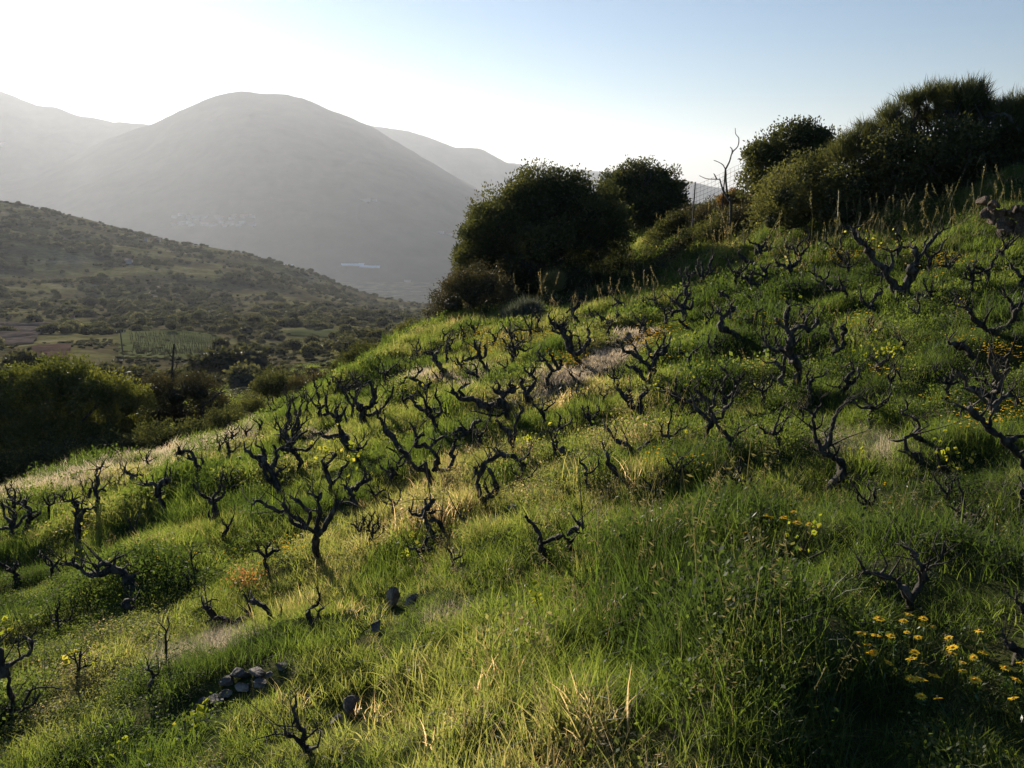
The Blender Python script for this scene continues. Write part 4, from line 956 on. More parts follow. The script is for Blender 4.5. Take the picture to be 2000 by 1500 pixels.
T("big dark vine wrapped in golden flowers and yellow leaves, right of the dry grass bank",
  [(10,8,[(1268,745),(1272,720),(1276,700)]),(7,5,[(1272,724),(1258,708),(1248,696),(1242,680)]),(7,5,[(1276,704),(1290,692),(1298,678)]),(6,4,[(1274,706),(1268,690),(1264,676)]),(6,4,[(1268,742),(1252,736),(1246,724),(1232,718),(1222,712)]),(5,3,[(1276,700),(1286,682),(1282,668)]),(5,3,[(1252,700),(1236,690),(1220,686),(1214,678)])], [(1270,690),(1275,680),(1300,664),(1228,700),(1328,668)], seed=90)
T("short pale-tipped vine in the dark grass right of the S-curved one",
  [(6,4,[(1472,640),(1470,622)]),(3.5,1.5,[(1470,622),(1480,610),(1490,602)]),(4,2,[(1470,624),(1460,630)])], seed=91)
T("hooked black stub vine high on the slope, below the U-shaped vine",
  [(6,5,[(1425,592),(1424,582),(1416,576)]),(5,3.5,[(1416,577),(1408,572),(1406,580)])], seed=92)
T("tiny V-shaped vine just right of the hooked stub",
  [(4.5,3.5,[(1480,602),(1478,592)]),(4,2.5,[(1478,594),(1468,584),(1462,577)]),(3.5,2,[(1478,592),(1484,582),(1484,575)])], seed=93)
T("tuft-topped small vine at the top of the upper left rows below the dark hollow",
  [(5,4,[(1136,640),(1126,628),(1122,620)]),(4.5,3,[(1122,620),(1120,608),(1116,600)]),(4,2.5,[(1120,604),(1130,596),(1134,590)]),(3.5,2,[(1120,606),(1112,604),(1108,612)]),(3.5,2,[(1128,632),(1116,630)])], seed=94)
T("low broad vine with an arched back in the upper rows, right of the tuft-topped one",
  [(5,4,[(1202,640),(1198,630),(1194,628)]),(4.5,3,[(1196,630),(1182,624),(1172,628),(1165,632)]),(4,3,[(1176,624),(1168,614)]),(4.5,3,[(1198,630),(1206,620),(1206,612)])], seed=95)
T("black thatched-looking vine near the top of the upper left rows",
  [(5,4,[(1228,615),(1220,600),(1214,592)]),(5,3,[(1218,596),(1206,590),(1196,600)]),(4,2.5,[(1214,592),(1204,586)]),(4,2,[(1222,602),(1232,610)])], seed=96)
T("small dark twiggy vine under a yellow-leaved shoot, below the shaded hollow",
  [(5,4,[(1254,608),(1260,598),(1264,592)]),(4,2,[(1262,594),(1256,588)]),(4,2,[(1262,594),(1268,586)])], [(1262,572),(1258,578)], seed=97)
# further vines of the rows, grown by rule; each stands where the photograph shows one
def grown_vine(px, py, hpx, label, seed, leaves=False):
    r = np.random.default_rng(seed + 9000)
    _, Y, _ = hit(px, py, 2, 60)
    arms = []
    H = hpx; lean = r.uniform(-0.35, 0.35)
    th = H * r.uniform(0.35, 0.5); w = max(2.2, H * 0.085)
    top = (px + lean * th, py - th)
    arms.append((w, w * .8, [(px, py), (px + lean * th * .3 + r.normal() * H * .05, py - th * .5), top]))
    na = r.integers(2, 5)
    for k in range(na):
        a = math.radians(90 + (k - (na - 1) / 2) * r.uniform(45, 75) + r.normal() * 12)
        L = H * r.uniform(0.45, 0.8); x, y = top; pts = [top]; cur = r.choice([-1, 1]) * r.uniform(.5, 1.1)
        for s in range(4):
            x += math.cos(a) * L / 4; y -= math.sin(a) * L / 4; pts.append((x, y)); a += cur * r.uniform(.3, 1.0); cur = -cur if r.random() < .6 else cur
            a = a * .75 + math.radians(90) * .25
        arms.append((w * .7, w * .3, pts))
    lv = [arms[-1][2][-1], arms[1][2][-1]] if leaves else ()
    return traced_vine(label, arms, lv, seed=seed + 300)

GV = [
 (30,1062,60,"dark vine in dry grass at the far left, under the candelabra-shaped one"),
 (95,1010,34,"small dark vine on the terrace edge right of the candelabra-shaped one"),
 (115,985,26,None),(160,968,24,None),(240,935,24,None),(290,915,24,None),(350,915,28,None),(425,890,30,None),(455,870,28,None),(480,858,26,None),
 (20,1010,26,None),(272,960,26,None),
 (445,905,34,None),(560,850,46,"vine with a dark slim trunk among weeds, above the tall twisted one"),(548,862,34,None),(575,862,40,"small black vine right of the slim-trunked one"),
 (505,850,30,None),(530,820,28,None),(600,800,28,None),(560,800,26,None),(620,775,28,None),(655,768,28,None),(590,790,22,None),(690,758,26,None),(640,765,24,None),
 (752,752,34,"small bushy black vine under the dark bush with dry stalks"),(700,770,30,None),(675,775,32,None),
 (780,742,26,None),(800,722,26,None),(815,700,24,None),(880,690,30,None),(905,672,26,None),(870,670,24,None),(925,660,26,None),
 (965,680,34,"small vine between two yellow flower clumps at the upper left"),(1010,690,36,"vine behind the left yellow flower clump"),(1035,665,34,None),(1000,665,28,None),
 (1005,712,30,"small vine below the left yellow flower clump"),(990,735,28,None),
 (1050,640,30,None),(1160,640,24,None),(1190,655,22,None),
 (1250,655,30,None),(1300,640,32,"vine left of the pom-pom-crowned vine, near the path of yellow flowers"),(1280,600,22,None),
 (1310,800,44,"vine in dark grass just below the horizontal trunk"),(1340,830,40,"vine left of the one with bare thin canes"),
 (1085,905,44,"grey weathered vine stub by the small boulder above the deep grass"),(1022,965,44,"slim vine between the ring-shaped one and the reddish weeds"),
 (1270,1010,56,"sparse vine sunk in the deep grass right of the two-horned one"),
 (960,830,36,"short vine between the spiky broad one and the upright one with pale yellow leaves"),
 (1130,800,28,None),(1180,790,26,None),
 (1390,700,40,"thin vine in a leafy weed clump left of the tallest one"),(1600,575,40,"dark vine under the tall dry seed heads, right of the U-shaped one"),
 (1640,520,44,"vine beside the golden flower strip high on the right"),(1655,545,36,None),
 (1790,640,40,"short stubby vine in deep shade below the leafy double-trunked pair"),(1770,690,30,None),
 (1930,560,44,"dark spreading vine high at the right, below the golden flower strip"),(1900,570,40,None),(1995,570,50,"dark vine at the right edge below the stone wall"),
 (1820,590,34,None),(1870,620,34,None),(1570,640,34,None),(1600,690,30,None),(1440,560,26,None),(1420,530,24,None),(1540,500,24,None),(1580,480,22,None),
 (1500,500,24,None),(1455,480,20,None),(1700,660,34,None),(1740,770,36,"little vine stub above the bow-shaped one"),(1760,750,30,None),
 (1930,770,44,"vine behind the massive edge vine"),(1990,1000,50,"thin-caned vine at the right edge above the dark stump"),
 (1850,990,44,"vine with thin stalks left of the straw-covered stump"),
 (1490,790,40,"short vine between the goblet-shaped one and the tallest one"),(1560,830,36,None),
 (120,1240,40,"low vine in olive weeds at the left, above the coiled near vine"),
 (150,1330,44,"low dark vine right of the coiled near vine"),
 (700,1065,46,"vine with raised fork left of the knotted spindly one"),(720,1070,40,None),
 (700,905,44,None),(765,945,44,None),(1062,830,40,None),(1085,865,44,None),(935,880,44,None),(1160,850,44,None),(1300,880,44,None),(1350,720,40,None),(1490,690,38,None),(1585,780,44,None),(1700,830,50,None),(1850,780,44,None),(1520,880,50,None),(1150,960,50,None),(770,1010,40,None),(450,960,36,None),(440,1060,40,None),(260,1060,40,None),(100,1130,40,None),(1440,960,46,None),(1330,950,46,None),(1700,1010,50,None),(1380,640,34,None),(1300,700,38,None),(1200,760,34,None),(860,770,30,None),(900,730,30,None),(760,790,32,None),(1560,590,34,None),(1720,560,34,None),(1850,545,36,None),(1960,500,34,None),
 (880,1120,40,"short vine under the knotted spindly one"),
]
VLM = [(52,1030,"candelabra-shaped vine on the terrace edge"),(150,1040,"Y-shaped vine near the left edge"),(318,975,"thick upright stump vine"),(384,915,"twisted-fork vine on the terrace edge"),
 (540,930,"tall twisted vine"),(648,945,"forked yellow-tipped vine"),(664,845,"wide-armed dark vine"),(706,810,"pale-leaved tangled vine"),(535,760,"lone olive bush"),(705,715,"bush with dry stalks"),
 (825,755,"hooked leaning vine"),(855,705,"thick-headed vine"),(945,715,"slanting bushy-topped vine"),(968,668,"left yellow flower clump"),(1015,610,"pale silvery bush"),(1105,660,"antler-armed vine"),
 (1125,610,"tuft-topped small vine"),(1185,628,"arched-back low vine"),(1215,598,"thatched-looking vine"),(1090,770,"dry grass bank"),(1245,800,"thick vine with pale leaves at its foot"),
 (1330,600,"pom-pom-crowned vine"),(1370,535,"antler-like vine at the top"),(1485,560,"U-shaped vine"),(1484,490,"crown-armed vine"),(1545,530,"bushy-headed vine"),(1600,515,"golden flower strip"),
 (1545,690,"tallest serpentine vine"),(1640,670,"Y-shaped vine with the grey foot"),(1702,596,"V-shaped curling vine"),(1775,545,"wide V of leafy trunks"),(1880,680,"slanting vine stub"),(1940,640,"bowl-shaped vine"),
 (1716,710,"rosette-topped vine"),(1655,750,"small cupped vine"),(1620,910,"tall gnarled vine"),(1785,860,"bow-shaped vine"),(1415,780,"goblet-shaped vine"),(840,1030,"knotted spindly vine")]
_used = set()
def place_label(head, px, py, marks, tail=""):
    c = sorted(marks, key=lambda m: (m[0] - px) ** 2 + (m[1] - py) ** 2)
    for dist, m in enumerate(c[:6]):
        dx, dy = px - m[0], py - m[1]
        if abs(dx) > 2.2 * abs(dy): w = "right of" if dx > 0 else "left of"
        elif abs(dy) > 2.2 * abs(dx): w = "below" if dy > 0 else "above"
        else: w = ("lower " if dy > 0 else "upper ") + ("right of" if dx > 0 else "left of")
        s = "%s %s the %s%s" % (head, w, m[2], tail) if w.startswith(("lower", "upper")) else "%s %s the %s%s" % (head, w, m[2], tail)
        if s not in _used: _used.add(s); return s
    return "%s near the %s%s" % (head, c[0][2], tail)
names_generic = {0: "small distant black vine among many alike along the terrace edge and upper left rows",
                 1: "small distant black vine among many alike on the upper slope below the crest trees",
                 2: "small black vine among many alike on the right-hand slope below the shrub hedge"}
for i, (px, py, h, lb) in enumerate(GV):
    if lb is None: lb = place_label('tiny black vine' if h < 30 else 'small black vine', px, py, VLM)
    grown_vine(px, py, h * 1.4, lb, i, leaves=(i % 9 == 2))

# the gaps of the rows, filled at the planting distance
_rg = np.random.default_rng(1234); _n0 = len(VOBJ)
_cand = sample_px = [(float(a), float(b)) for a, b in zip(_rg.uniform(20, 1990, 2500), _rg.uniform(470, 1040, 2500))]
_xy = [np.array(v) for v in VOBJ]
for px, py in _cand:
    if len(VOBJ) >= 296: break
    crest = np.interp(px, [0, 250, 450, 650, 850, 1050, 1300, 1400, 1600, 1800, 2000], [985, 930, 885, 775, 690, 640, 590, 540, 500, 480, 500])
    low = np.interp(px, [0, 400, 700, 1000, 1300, 2000], [1060, 1040, 960, 930, 960, 990])
    if py < crest + 6 or py > low: continue
    if abs((py - 728) + 0.45 * (px - 1145)) < 34 and abs(px - 1145) < 130: continue
    x, y, z = hit(px, py, 2, 40)
    if y > 24: continue
    p = np.array([x, y]); md = min(np.linalg.norm(p - q) for q in _xy)
    if md < 0.66 + 0.012 * y: continue
    _xy.append(p); hh = _rg.uniform(.5, .85) * FPX / y * .8
    grown_vine(px, py, min(hh, 130), place_label('tiny black vine' if hh < 36 else 'small black vine', px, py, VLM), 400 + len(VOBJ), leaves=_rg.random() < .07)
print("vines", len(VOBJ))

# ------------------------------------------------------------------ boulders, flat stones, wall
M_rock = solid_mat("dark_rock", [(0.3, (0.05, 0.042, 0.036)), (0.5, (0.15, 0.125, 0.105)), (0.68, (0.30, 0.26, 0.21))], scale=7, bump=0.9, bscale=25, bdist=0.02)
M_rockred = solid_mat("wall_stone", [(0.3, (0.06, 0.045, 0.034)), (0.55, (0.15, 0.105, 0.075)), (0.75, (0.26, 0.19, 0.14))], scale=6, bump=0.9, bscale=22, bdist=0.02)
def rock_mesh(name, size, r, mat, n=3):
    import bmesh
    bm = bmesh.new(); bmesh.ops.create_icosphere(bm, subdivisions=n, radius=1)
    cuts = [(Vector(r.normal(size=3)).normalized(), r.uniform(0.25, 0.8)) for _ in range(13)]
    for v in bm.verts:
        for d, k in cuts:
            q = v.co.dot(d)
            if q > k: v.co -= d * (q - k)
        v.co += Vector(r.normal(size=3) * 0.03)
    for v in bm.verts: v.co = Vector((v.co.x * size[0], v.co.y * size[1], v.co.z * size[2]))
    me = bpy.data.meshes.new(name); bm.to_mesh(me); bm.free(); me.materials.append(mat)
    return me
ROCKS = []
def rock(label, px, py, w, h, depth=None, seed=0, mat=M_rock, sink=0.25, name="boulder", cat="rock", group=None):
    r = np.random.default_rng(seed + 70)
    x, y, z = hit(px, py, 1.5, 60)
    if name == 'flat_stone': sink = .45; h *= .9; w *= 1.15
    sx = w / 2 * y / FPX; sz = h / 2 * y / FPX * 1.15
    o = put(name, rock_mesh(name, (sx, sx * 0.85, sz), r, mat), None, (x, y, z + sz * (1 - sink)))
    ROCKS.append((x, y, sx))
    o.rotation_euler = (r.uniform(-.2, .2), r.uniform(-.2, .2), r.uniform(0, 6))
    return tag(o, label, cat, group)
rock("larger of two dark boulders standing together at the edge of the bright green grass", 772, 1184, 50, 66, seed=1)
rock("smaller pointed dark boulder touching the larger one's right side", 806, 1190, 38, 52, seed=2)
rock("low dark boulder half sunk below the pair of boulders", 738, 1232, 44, 36, seed=3)
rock("grey boulder in the grass between the ring-shaped vine and the two-horned vine", 1000, 1012, 44, 30, seed=4)
rock("small grey rock by the weathered vine stub right of centre", 1100, 886, 24, 20, seed=5)
rock("dark rock at the upper end of the dry grass bank", 1262, 656, 30, 26, seed=6)
rock("grey pointed rock left of the dark one atop the dry grass bank", 1226, 668, 22, 28, seed=7)
rock("dark rock in the grass right of the bright near grass, above the spiky near vine", 685, 1395, 60, 40, seed=8)
rock("flat grey stone just under the dark rock above the spiky near vine", 660, 1412, 44, 24, seed=9)
for k, (px, py, w, h) in enumerate([(395,1385,44,34),(418,1372,46,26),(436,1362,40,22),(440,1335,44,26),(468,1325,50,28),(500,1318,46,26),(478,1345,44,20),(505,1338,40,18),(525,1322,30,18),(550,1305,36,22)]):
    rock(["lowest flat dark stone of the outcrop at the lower left, by a yellow flower", "flat stone second from the lower end of the outcrop", "flat stone third from the lower end of the outcrop",
          "upper left dark slab of the outcrop above the lowest three stones", "dark slab in the middle of the outcrop, upper row", "dark slab right of the middle of the outcrop, upper row",
          "thin light-edged slab of the outcrop, lower row left", "thin light-edged slab of the outcrop, lower row right", "small stone at the right end of the outcrop slabs", "farthest stone of the outcrop, shaded under the grass at its upper right end"][k],
         px, py, w, h, seed=20 + k, name="flat_stone", cat="stone", group="flat stones of the outcrop at lower left")

def stone_wall():
    x0, y0, z0 = hit(1905, 440, 5, 40)
    Yw = 13.2
    t0, s0 = ray(1908, 420)
    root = thing("stone_wall", (float(t0 * Yw), Yw, float(s0 * Yw) - 0.3), "rough reddish dry stone retaining wall at the right edge below the shrub hedge", "wall")
    ox, oy, oz = root.location
    r = np.random.default_rng(3)
    variants = [rock_mesh("stone", (1, 1, 1), r, M_rockred, 2) for _ in range(5)]
    rows = [(396, 1910, 1948, 17), (412, 1912, 2052, 20), (430, 1930, 2056, 22), (448, 1948, 2060, 22), (402, 1975, 2058, 18), (464, 1970, 2064, 20)]
    for ri, (py, xa, xb, w) in enumerate(rows):
        px = xa
        while px < xb:
            ww = w * r.uniform(0.75, 1.3)
            Y = Yw - 0.10 * (ri % 5) * 0.5 - (px - 1908) * 0.006 + r.normal() * 0.03
            dy = (px - 1908) * 0.10 + r.normal() * 1.5
            t, s = ray(px + ww / 2, py + dy)
            o = put("stone", variants[r.integers(5)], root, (float(t * Y) - ox, Y - oy, float(s * Y) - oz))
            k = Y / FPX
            o.scale = (ww * 0.72 * k, 0.16, w * 0.72 * k * r.uniform(.85, 1.15)); o.rotation_euler = (r.uniform(-.2, .2), r.uniform(-.25, .25), r.uniform(-.4, .4))
            px += ww * 0.8
    return root
stone_wall()

# wire mesh fence by the dead tree
def wire_fence():
    M_wire = solid_mat("rusty_wire", [(0.3, (0.06, 0.05, 0.045)), (0.7, (0.16, 0.13, 0.11))], scale=20, bump=0.1)
    Y = 25.0
    a = ray(1352, 404); b = ray(1455, 352)
    P0 = np.array([a[0] * Y, Y, a[1] * Y]); P1 = np.array([b[0] * Y, Y - 0.8, b[1] * Y])
    root = thing("wire_fence", tuple(P0), "sagging wire mesh fence climbing the ridge behind the bare dead tree", "fence")
    H = 0.62
    mb = MB(); r = np.random.default_rng(4)
    for k in range(6):
        z = H * k / 5
        mb.tube([np.array([0, 0, z]), (P1 - P0) * .33 + [0, 0, z - .02], (P1 - P0) * .66 + [0, 0, z + .02], (P1 - P0) + [0, 0, z]], [0.004] * 4, sides=4, sub=2, rough=0)
    n = 16
    for k in range(n + 1):
        p = (P1 - P0) * k / n
        mb.tube([p, p + [0, 0, H]], [0.0035] * 2, sides=4, sub=1, rough=0)
    put("wire_mesh", mb.mesh("wire_mesh", [M_wire]), root)["kind"] = "stuff"
    for f in (0.02, 0.52, 0.98):
        mb = MB(); p = (P1 - P0) * f; mb.tube([p - [0, 0, 0.6], p + [0.02, 0, H + 0.1]], [0.025, 0.02], sides=6, sub=2, rough=.1)
        put("post", mb.mesh("post", [M_wood]), root)
wire_fence()
# ------------------------------------------------------------------ grass and weeds (stuff): tufts scattered over the slope
def proto_collection(name, meshes):
    c = bpy.data.collections.new(name)          # a library of tufts, not linked into the scene
    for i, me in enumerate(meshes):
        c.objects.link(bpy.data.objects.new("%s_%02d" % (name, i), me))
    return c

def scatter(name, coll, P, rot, scl, idx, tint, label=None, cat=None):
    me = bpy.data.meshes.new(name)
    me.vertices.add(len(P)); me.vertices.foreach_set("co", np.asarray(P, np.float32).ravel())
    for nm, typ, arr in (("rot", 'FLOAT_VECTOR', rot), ("scl", 'FLOAT_VECTOR', scl)):
        a = me.attributes.new(nm, typ, 'POINT'); a.data.foreach_set("vector", np.asarray(arr, np.float32).ravel())
    a = me.attributes.new("idx", 'INT', 'POINT'); a.data.foreach_set("value", np.asarray(idx, np.int32))
    a = me.attributes.new("tint", 'FLOAT', 'POINT'); a.data.foreach_set("value", np.asarray(tint, np.float32))
    o = put(name, me); o["kind"] = "stuff"
    if label: o["label"] = label
    if cat: o["category"] = cat
    ng = bpy.data.node_groups.new(name, 'GeometryNodeTree')
    ng.interface.new_socket("Geometry", in_out='INPUT', socket_type='NodeSocketGeometry')
    ng.interface.new_socket("Geometry", in_out='OUTPUT', socket_type='NodeSocketGeometry')
    gi = ng.nodes.new('NodeGroupInput'); go = ng.nodes.new('NodeGroupOutput')
    ci = ng.nodes.new('GeometryNodeCollectionInfo'); ci.inputs['Collection'].default_value = coll
    ci.inputs['Separate Children'].default_value = True; ci.inputs['Reset Children'].default_value = True
    ip = ng.nodes.new('GeometryNodeInstanceOnPoints'); ip.inputs['Pick Instance'].default_value = True
    def attr(nm, dt):
        n = ng.nodes.new('GeometryNodeInputNamedAttribute'); n.data_type = dt; n.inputs['Name'].default_value = nm
        return [s for s in n.outputs if s.enabled and s.name == 'Attribute'][0]
    e2r = ng.nodes.new('FunctionNodeEulerToRotation')
    L = ng.links.new
    L(gi.outputs[0], ip.inputs['Points']); L(ci.outputs[0], ip.inputs['Instance'])
    L(attr("idx", 'INT'), ip.inputs['Instance Index'])
    L(attr("rot", 'FLOAT_VECTOR'), e2r.inputs[0]); L(e2r.outputs[0], ip.inputs['Rotation'])
    L(attr("scl", 'FLOAT_VECTOR'), ip.inputs['Scale'])
    L(ip.outputs[0], go.inputs[0])
    md = o.modifiers.new("scatter", 'NODES'); md.node_group = ng
    return o

GR = [(0.0, (0.027, 0.043, 0.016)), (0.22, (0.059, 0.089, 0.024)), (0.42, (0.104, 0.133, 0.038)), (0.6, (0.169, 0.173, 0.086)), (0.78, (0.236, 0.186, 0.142)), (1.0, (0.536, 0.391, 0.410))]
M_grass = leaf_mat("meadow_grass", GR, trans=0.6, tcol=2.1, gloss=0.02, rough=0.5, inst=True, yellow=(1.2, 1.14, 0.5))
M_dry = leaf_mat("dry_grass", [(0.0, (0.2, 0.17, 0.12)), (0.8, (0.45, 0.38, 0.29)), (1.0, (0.56, 0.48, 0.38))], trans=0.5, tcol=1.5, gloss=0.01, inst=True, yellow=(1.05, 0.98, 0.85))
M_weed = leaf_mat("meadow_weed", GR, trans=0.5, tcol=1.8, gloss=0.015, rough=0.5, inst=True, yellow=(1.2, 1.15, 0.55))
M_seed = leaf_mat("seed_head", [(0.0, (0.14, 0.14, 0.05)), (0.4, (0.26, 0.22, 0.10)), (1.0, (0.5, 0.4, 0.26))], trans=0.4, tcol=1.2, gloss=0.03, inst=True, yellow=(1.1, 1.0, .75))
M_petal = leaf_mat("yellow_petal", [(0.0, (0.80, 0.46, 0.02)), (0.5, (0.9, 0.60, 0.03)), (1.0, (0.95, 0.72, 0.06))], trans=0.4, tcol=1.1, gloss=0.02, yellow=(1.05, 1.0, .6))
M_petalI = leaf_mat("golden_flower", [(0.0, (0.75, 0.38, 0.02)), (0.5, (0.85, 0.55, 0.04)), (1.0, (0.9, 0.7, 0.1))], trans=0.4, tcol=1.1, gloss=0.02, inst=True, yellow=(1.05, 1.0, .6))

def blades(mb, r, n, rad, l0, l1, wd, bend=0.6, seg=3, up=1.0, clus=1.0):
    a = r.uniform(0, 2 * math.pi, n); q = rad * np.sqrt(r.random(n))
    B = np.stack([np.cos(a) * q, np.sin(a) * q, np.full(n, -0.03)], 1)
    ln = r.uniform(l0, l1, n)
    az = r.uniform(0, 2 * math.pi, n); out = np.stack([np.cos(az), np.sin(az)], 1) * r.uniform(0.05, bend, n)[:, None]
    f = r.uniform(0, 2 * math.pi, n); X = np.stack([np.cos(f), np.sin(f), np.zeros(n)], 1)
    V = []; C = []
    tip = np.clip(r.normal(0.0, 0.07, n), -.16, .16)
    for k in range(seg + 1):
        u = k / seg
        c = B.copy(); c[:, :2] += out * (ln * u ** 1.9)[:, None]; c[:, 2] += ln * up * (u - 0.32 * (np.linalg.norm(out, axis=1)) * u ** 2.4)
        w = wd * (1 - u ** 1.6 * 0.96) * r.uniform(0.8, 1.2, n)
        V.append(c - X * w[:, None] / 2); V.append(c + X * w[:, None] / 2)
        C.append(tip + 0.10 * (u - .4)); C.append(tip + 0.10 * (u - .4))
    V = np.stack(V, 1).reshape(-1, 3); C = np.stack(C, 1).reshape(-1)
    m = 2 * (seg + 1)
    Q = np.concatenate([(np.arange(n) * m)[:, None] + np.array([2 * k, 2 * k + 1, 2 * k + 3, 2 * k + 2]) for k in range(seg)])
    mb.add(V, Q, None, C)

def tuft(name, f, mats, **kw):
    mb = MB(); f(mb)
    V = np.concatenate(mb.V); F = ([np.concatenate(mb.Q)] if mb.Q else []) + ([np.concatenate(mb.T)] if mb.T else [])
    return mesh_from(name, V, F, mats, col=np.concatenate(mb.C), shade=False, colname="blade")

gr = np.random.default_rng(99)
protos = []
for k in range(4):   # 0-3 fine meadow tufts
    protos.append(tuft("fine_grass", lambda mb: blades(mb, gr, 70, 0.15, 0.10, 0.26, 0.0042, 0.8), [M_grass]))
for k in range(2):   # 4-5 lush broad blades
    protos.append(tuft("broad_grass", lambda mb: blades(mb, gr, 42, 0.15, 0.14, 0.32, 0.0085, 0.7), [M_grass]))
def weed(mb, r=gr):
    n = 90; h = r.uniform(0.02, 0.17, n); a = r.uniform(0, 6.28, n); q = 0.16 * np.sqrt(r.random(n))
    P = np.stack([np.cos(a) * q, np.sin(a) * q, h], 1); D = r.normal(size=(n, 3)) * .8 + [0, 0, .5]
    mb.leaves(P, D, r.uniform(.015, .035, n), .6, r, r.normal(0, .07, n))
    blades(mb, r, 18, 0.14, 0.08, 0.2, 0.003, 0.9)
protos += [tuft("leafy_weed", weed, [M_weed]) for _ in range(2)]            # 6-7
def oat(mb, r=gr, n=5, h0=.30, h1=.46):
    for _ in range(n):
        a = r.uniform(0, 6.28); b = np.array([r.normal() * .07, r.normal() * .07, 0]); h = r.uniform(h0, h1)
        lean = np.array([math.cos(a), math.sin(a), 0]) * h * r.uniform(.08, .35)
        tip = b + lean + [0, 0, h]; mid = b + lean * .35 + [0, 0, h * .6]
        for p, q in ((b, mid), (mid, tip)):
            d = q - p; x = np.cross(d, r.normal(size=3)); x /= np.linalg.norm(x); w = .0012
            mb.add([p - x * w, p + x * w, q + x * w * .7, q - x * w * .7], [(0, 1, 2, 3)], None, .1)
        m = 14; u = r.uniform(.55, 1.0, m)[:, None]
        P = mid * (1 - (u - .5) * 2 * .9) + tip * ((u - .5) * 2 * .9) + r.normal(size=(m, 3)) * .012
        D = np.array([math.cos(a), math.sin(a), 0]) * .7 + r.normal(size=(m, 3)) * .35 + [0, 0, -.5]
        mb.leaves(P, D, r.uniform(.018, .03, m), .22, r, r.normal(.1, .12, m))
protos += [tuft("oat_stalks", oat, [M_seed]) for _ in range(2)]             # 8-9
def dry(mb, r=gr): blades(mb, r, 90, 0.18, 0.08, 0.26, 0.003, 1.5, 3, .75)
protos += [tuft("dry_grass", dry, [M_dry]) for _ in range(2)]             # 10-11
for k in range(3):   # 12-14 coarser tufts for the far rows
    protos.append(tuft("far_grass", lambda mb: blades(mb, gr, 60, 0.24, 0.12, 0.30, 0.0095, 0.75, 2), [M_grass]))
def seedgrass(mb, r=gr):
    for _ in range(6):
        b = np.array([r.normal() * .1, r.normal() * .1, 0]); h = r.uniform(.45, .8); lean = r.normal(size=3) * [.08, .08, 0] * h * 2
        tip = b + lean + [0, 0, h]; mid = b + lean * .4 + [0, 0, h * .6]
        for p, q in ((b, mid), (mid, tip)):
            d = q - p; x = np.cross(d, r.normal(size=3)); x /= np.linalg.norm(x); w = .0022
            mb.add([p - x * w, p + x * w, q + x * w * .7, q - x * w * .7], [(0, 1, 2, 3)], None, 0.0)
        m = 22; u = r.uniform(.72, 1.0, m)[:, None]; P = b + (tip - b) * u
        mb.leaves(P, r.normal(size=(m, 3)) * .3 + (tip - b), r.uniform(.02, .04, m), .3, r, r.normal(.05, .1, m))
    blades(mb, r, 30, 0.15, 0.2, 0.4, 0.005, 0.7)
protos += [tuft("seed_grass", seedgrass, [M_seed]) for _ in range(2)]       # 15-16
def leafyfar(mb, r=gr):
    n = 70; a = r.uniform(0, 6.28, n); q = 0.26 * np.sqrt(r.random(n))
    P = np.stack([np.cos(a) * q, np.sin(a) * q, r.uniform(.02, .2, n)], 1)
    mb.leaves(P, r.normal(size=(n, 3)) * .8 + [0, 0, .5], r.uniform(.03, .06, n), .6, r, r.normal(0, .08, n))
    blades(mb, r, 24, 0.24, 0.1, 0.25, 0.007, 0.9, 2)
protos += [tuft("leafy_weed_far", leafyfar, [M_weed]) for _ in range(2)]    # 17-18
protos += [tuft("dry_grass_far", lambda mb: blades(mb, gr, 80, 0.26, 0.10, 0.24, 0.008, 0.9, 2, .9), [M_dry]) for _ in range(2)]   # 19-20
COLL = proto_collection("tuft", protos)

def ell(px, py, cx, cy, rx, ry, ang=0):
    a = math.radians(ang); dx = px - cx; dy = py - cy
    u = (dx * math.cos(a) + dy * math.sin(a)) / rx; v = (-dx * math.sin(a) + dy * math.cos(a)) / ry
    return np.exp(-(u * u + v * v) ** 2 * 0.7)

def sample_slope(r, dens_fn, Ymax, tlim=0.92, Ymin=1.7, dmax=None):
    """random ground points with a density per square metre"""
    out = []
    edges = np.exp(np.linspace(math.log(Ymin), math.log(Ymax), 24))
    for a, b in zip(edges[:-1], edges[1:]):
        ym = (a + b) / 2; dm = dens_fn(ym)
        tl = tlim + 0.5 / ym
        area = 2 * tl * (b * b - a * a) / 2; n = r.poisson(area * dm)
        Y = np.sqrt(r.uniform(a * a, b * b, n)); t = r.uniform(-tl, tl, n)
        out.append(np.stack([t * Y, Y], 1))
    return np.concatenate(out)

def cull(P, margin=120):
    """keep what stands within or near the frame and is not beyond the crest"""
    px, py = pix(P[:, 0], P[:, 1], gz(P[:, 0], P[:, 1]))
    return (px > -margin * 2) & (px < 2000 + margin * 2) & (py < 1500 + margin * 3)

r_ = np.random.default_rng(5)
P = sample_slope(r_, lambda Y: 150 * min(1, (3.6 / Y)) ** 0.75, 34)
P = P[cull(P)]
X, Yy = P[:, 0], P[:, 1]; Zz = gz(X, Yy); PX, PY = pix(X, Yy, Zz)
R0 = r_.random(len(P))
n1 = fbm(X / 1.6, Yy / 1.6, 40, 3); n2 = fbm(X / 0.55, Yy / 0.55, 45, 2); n3 = fbm(X / 4 + 7, Yy / 4, 47, 3)
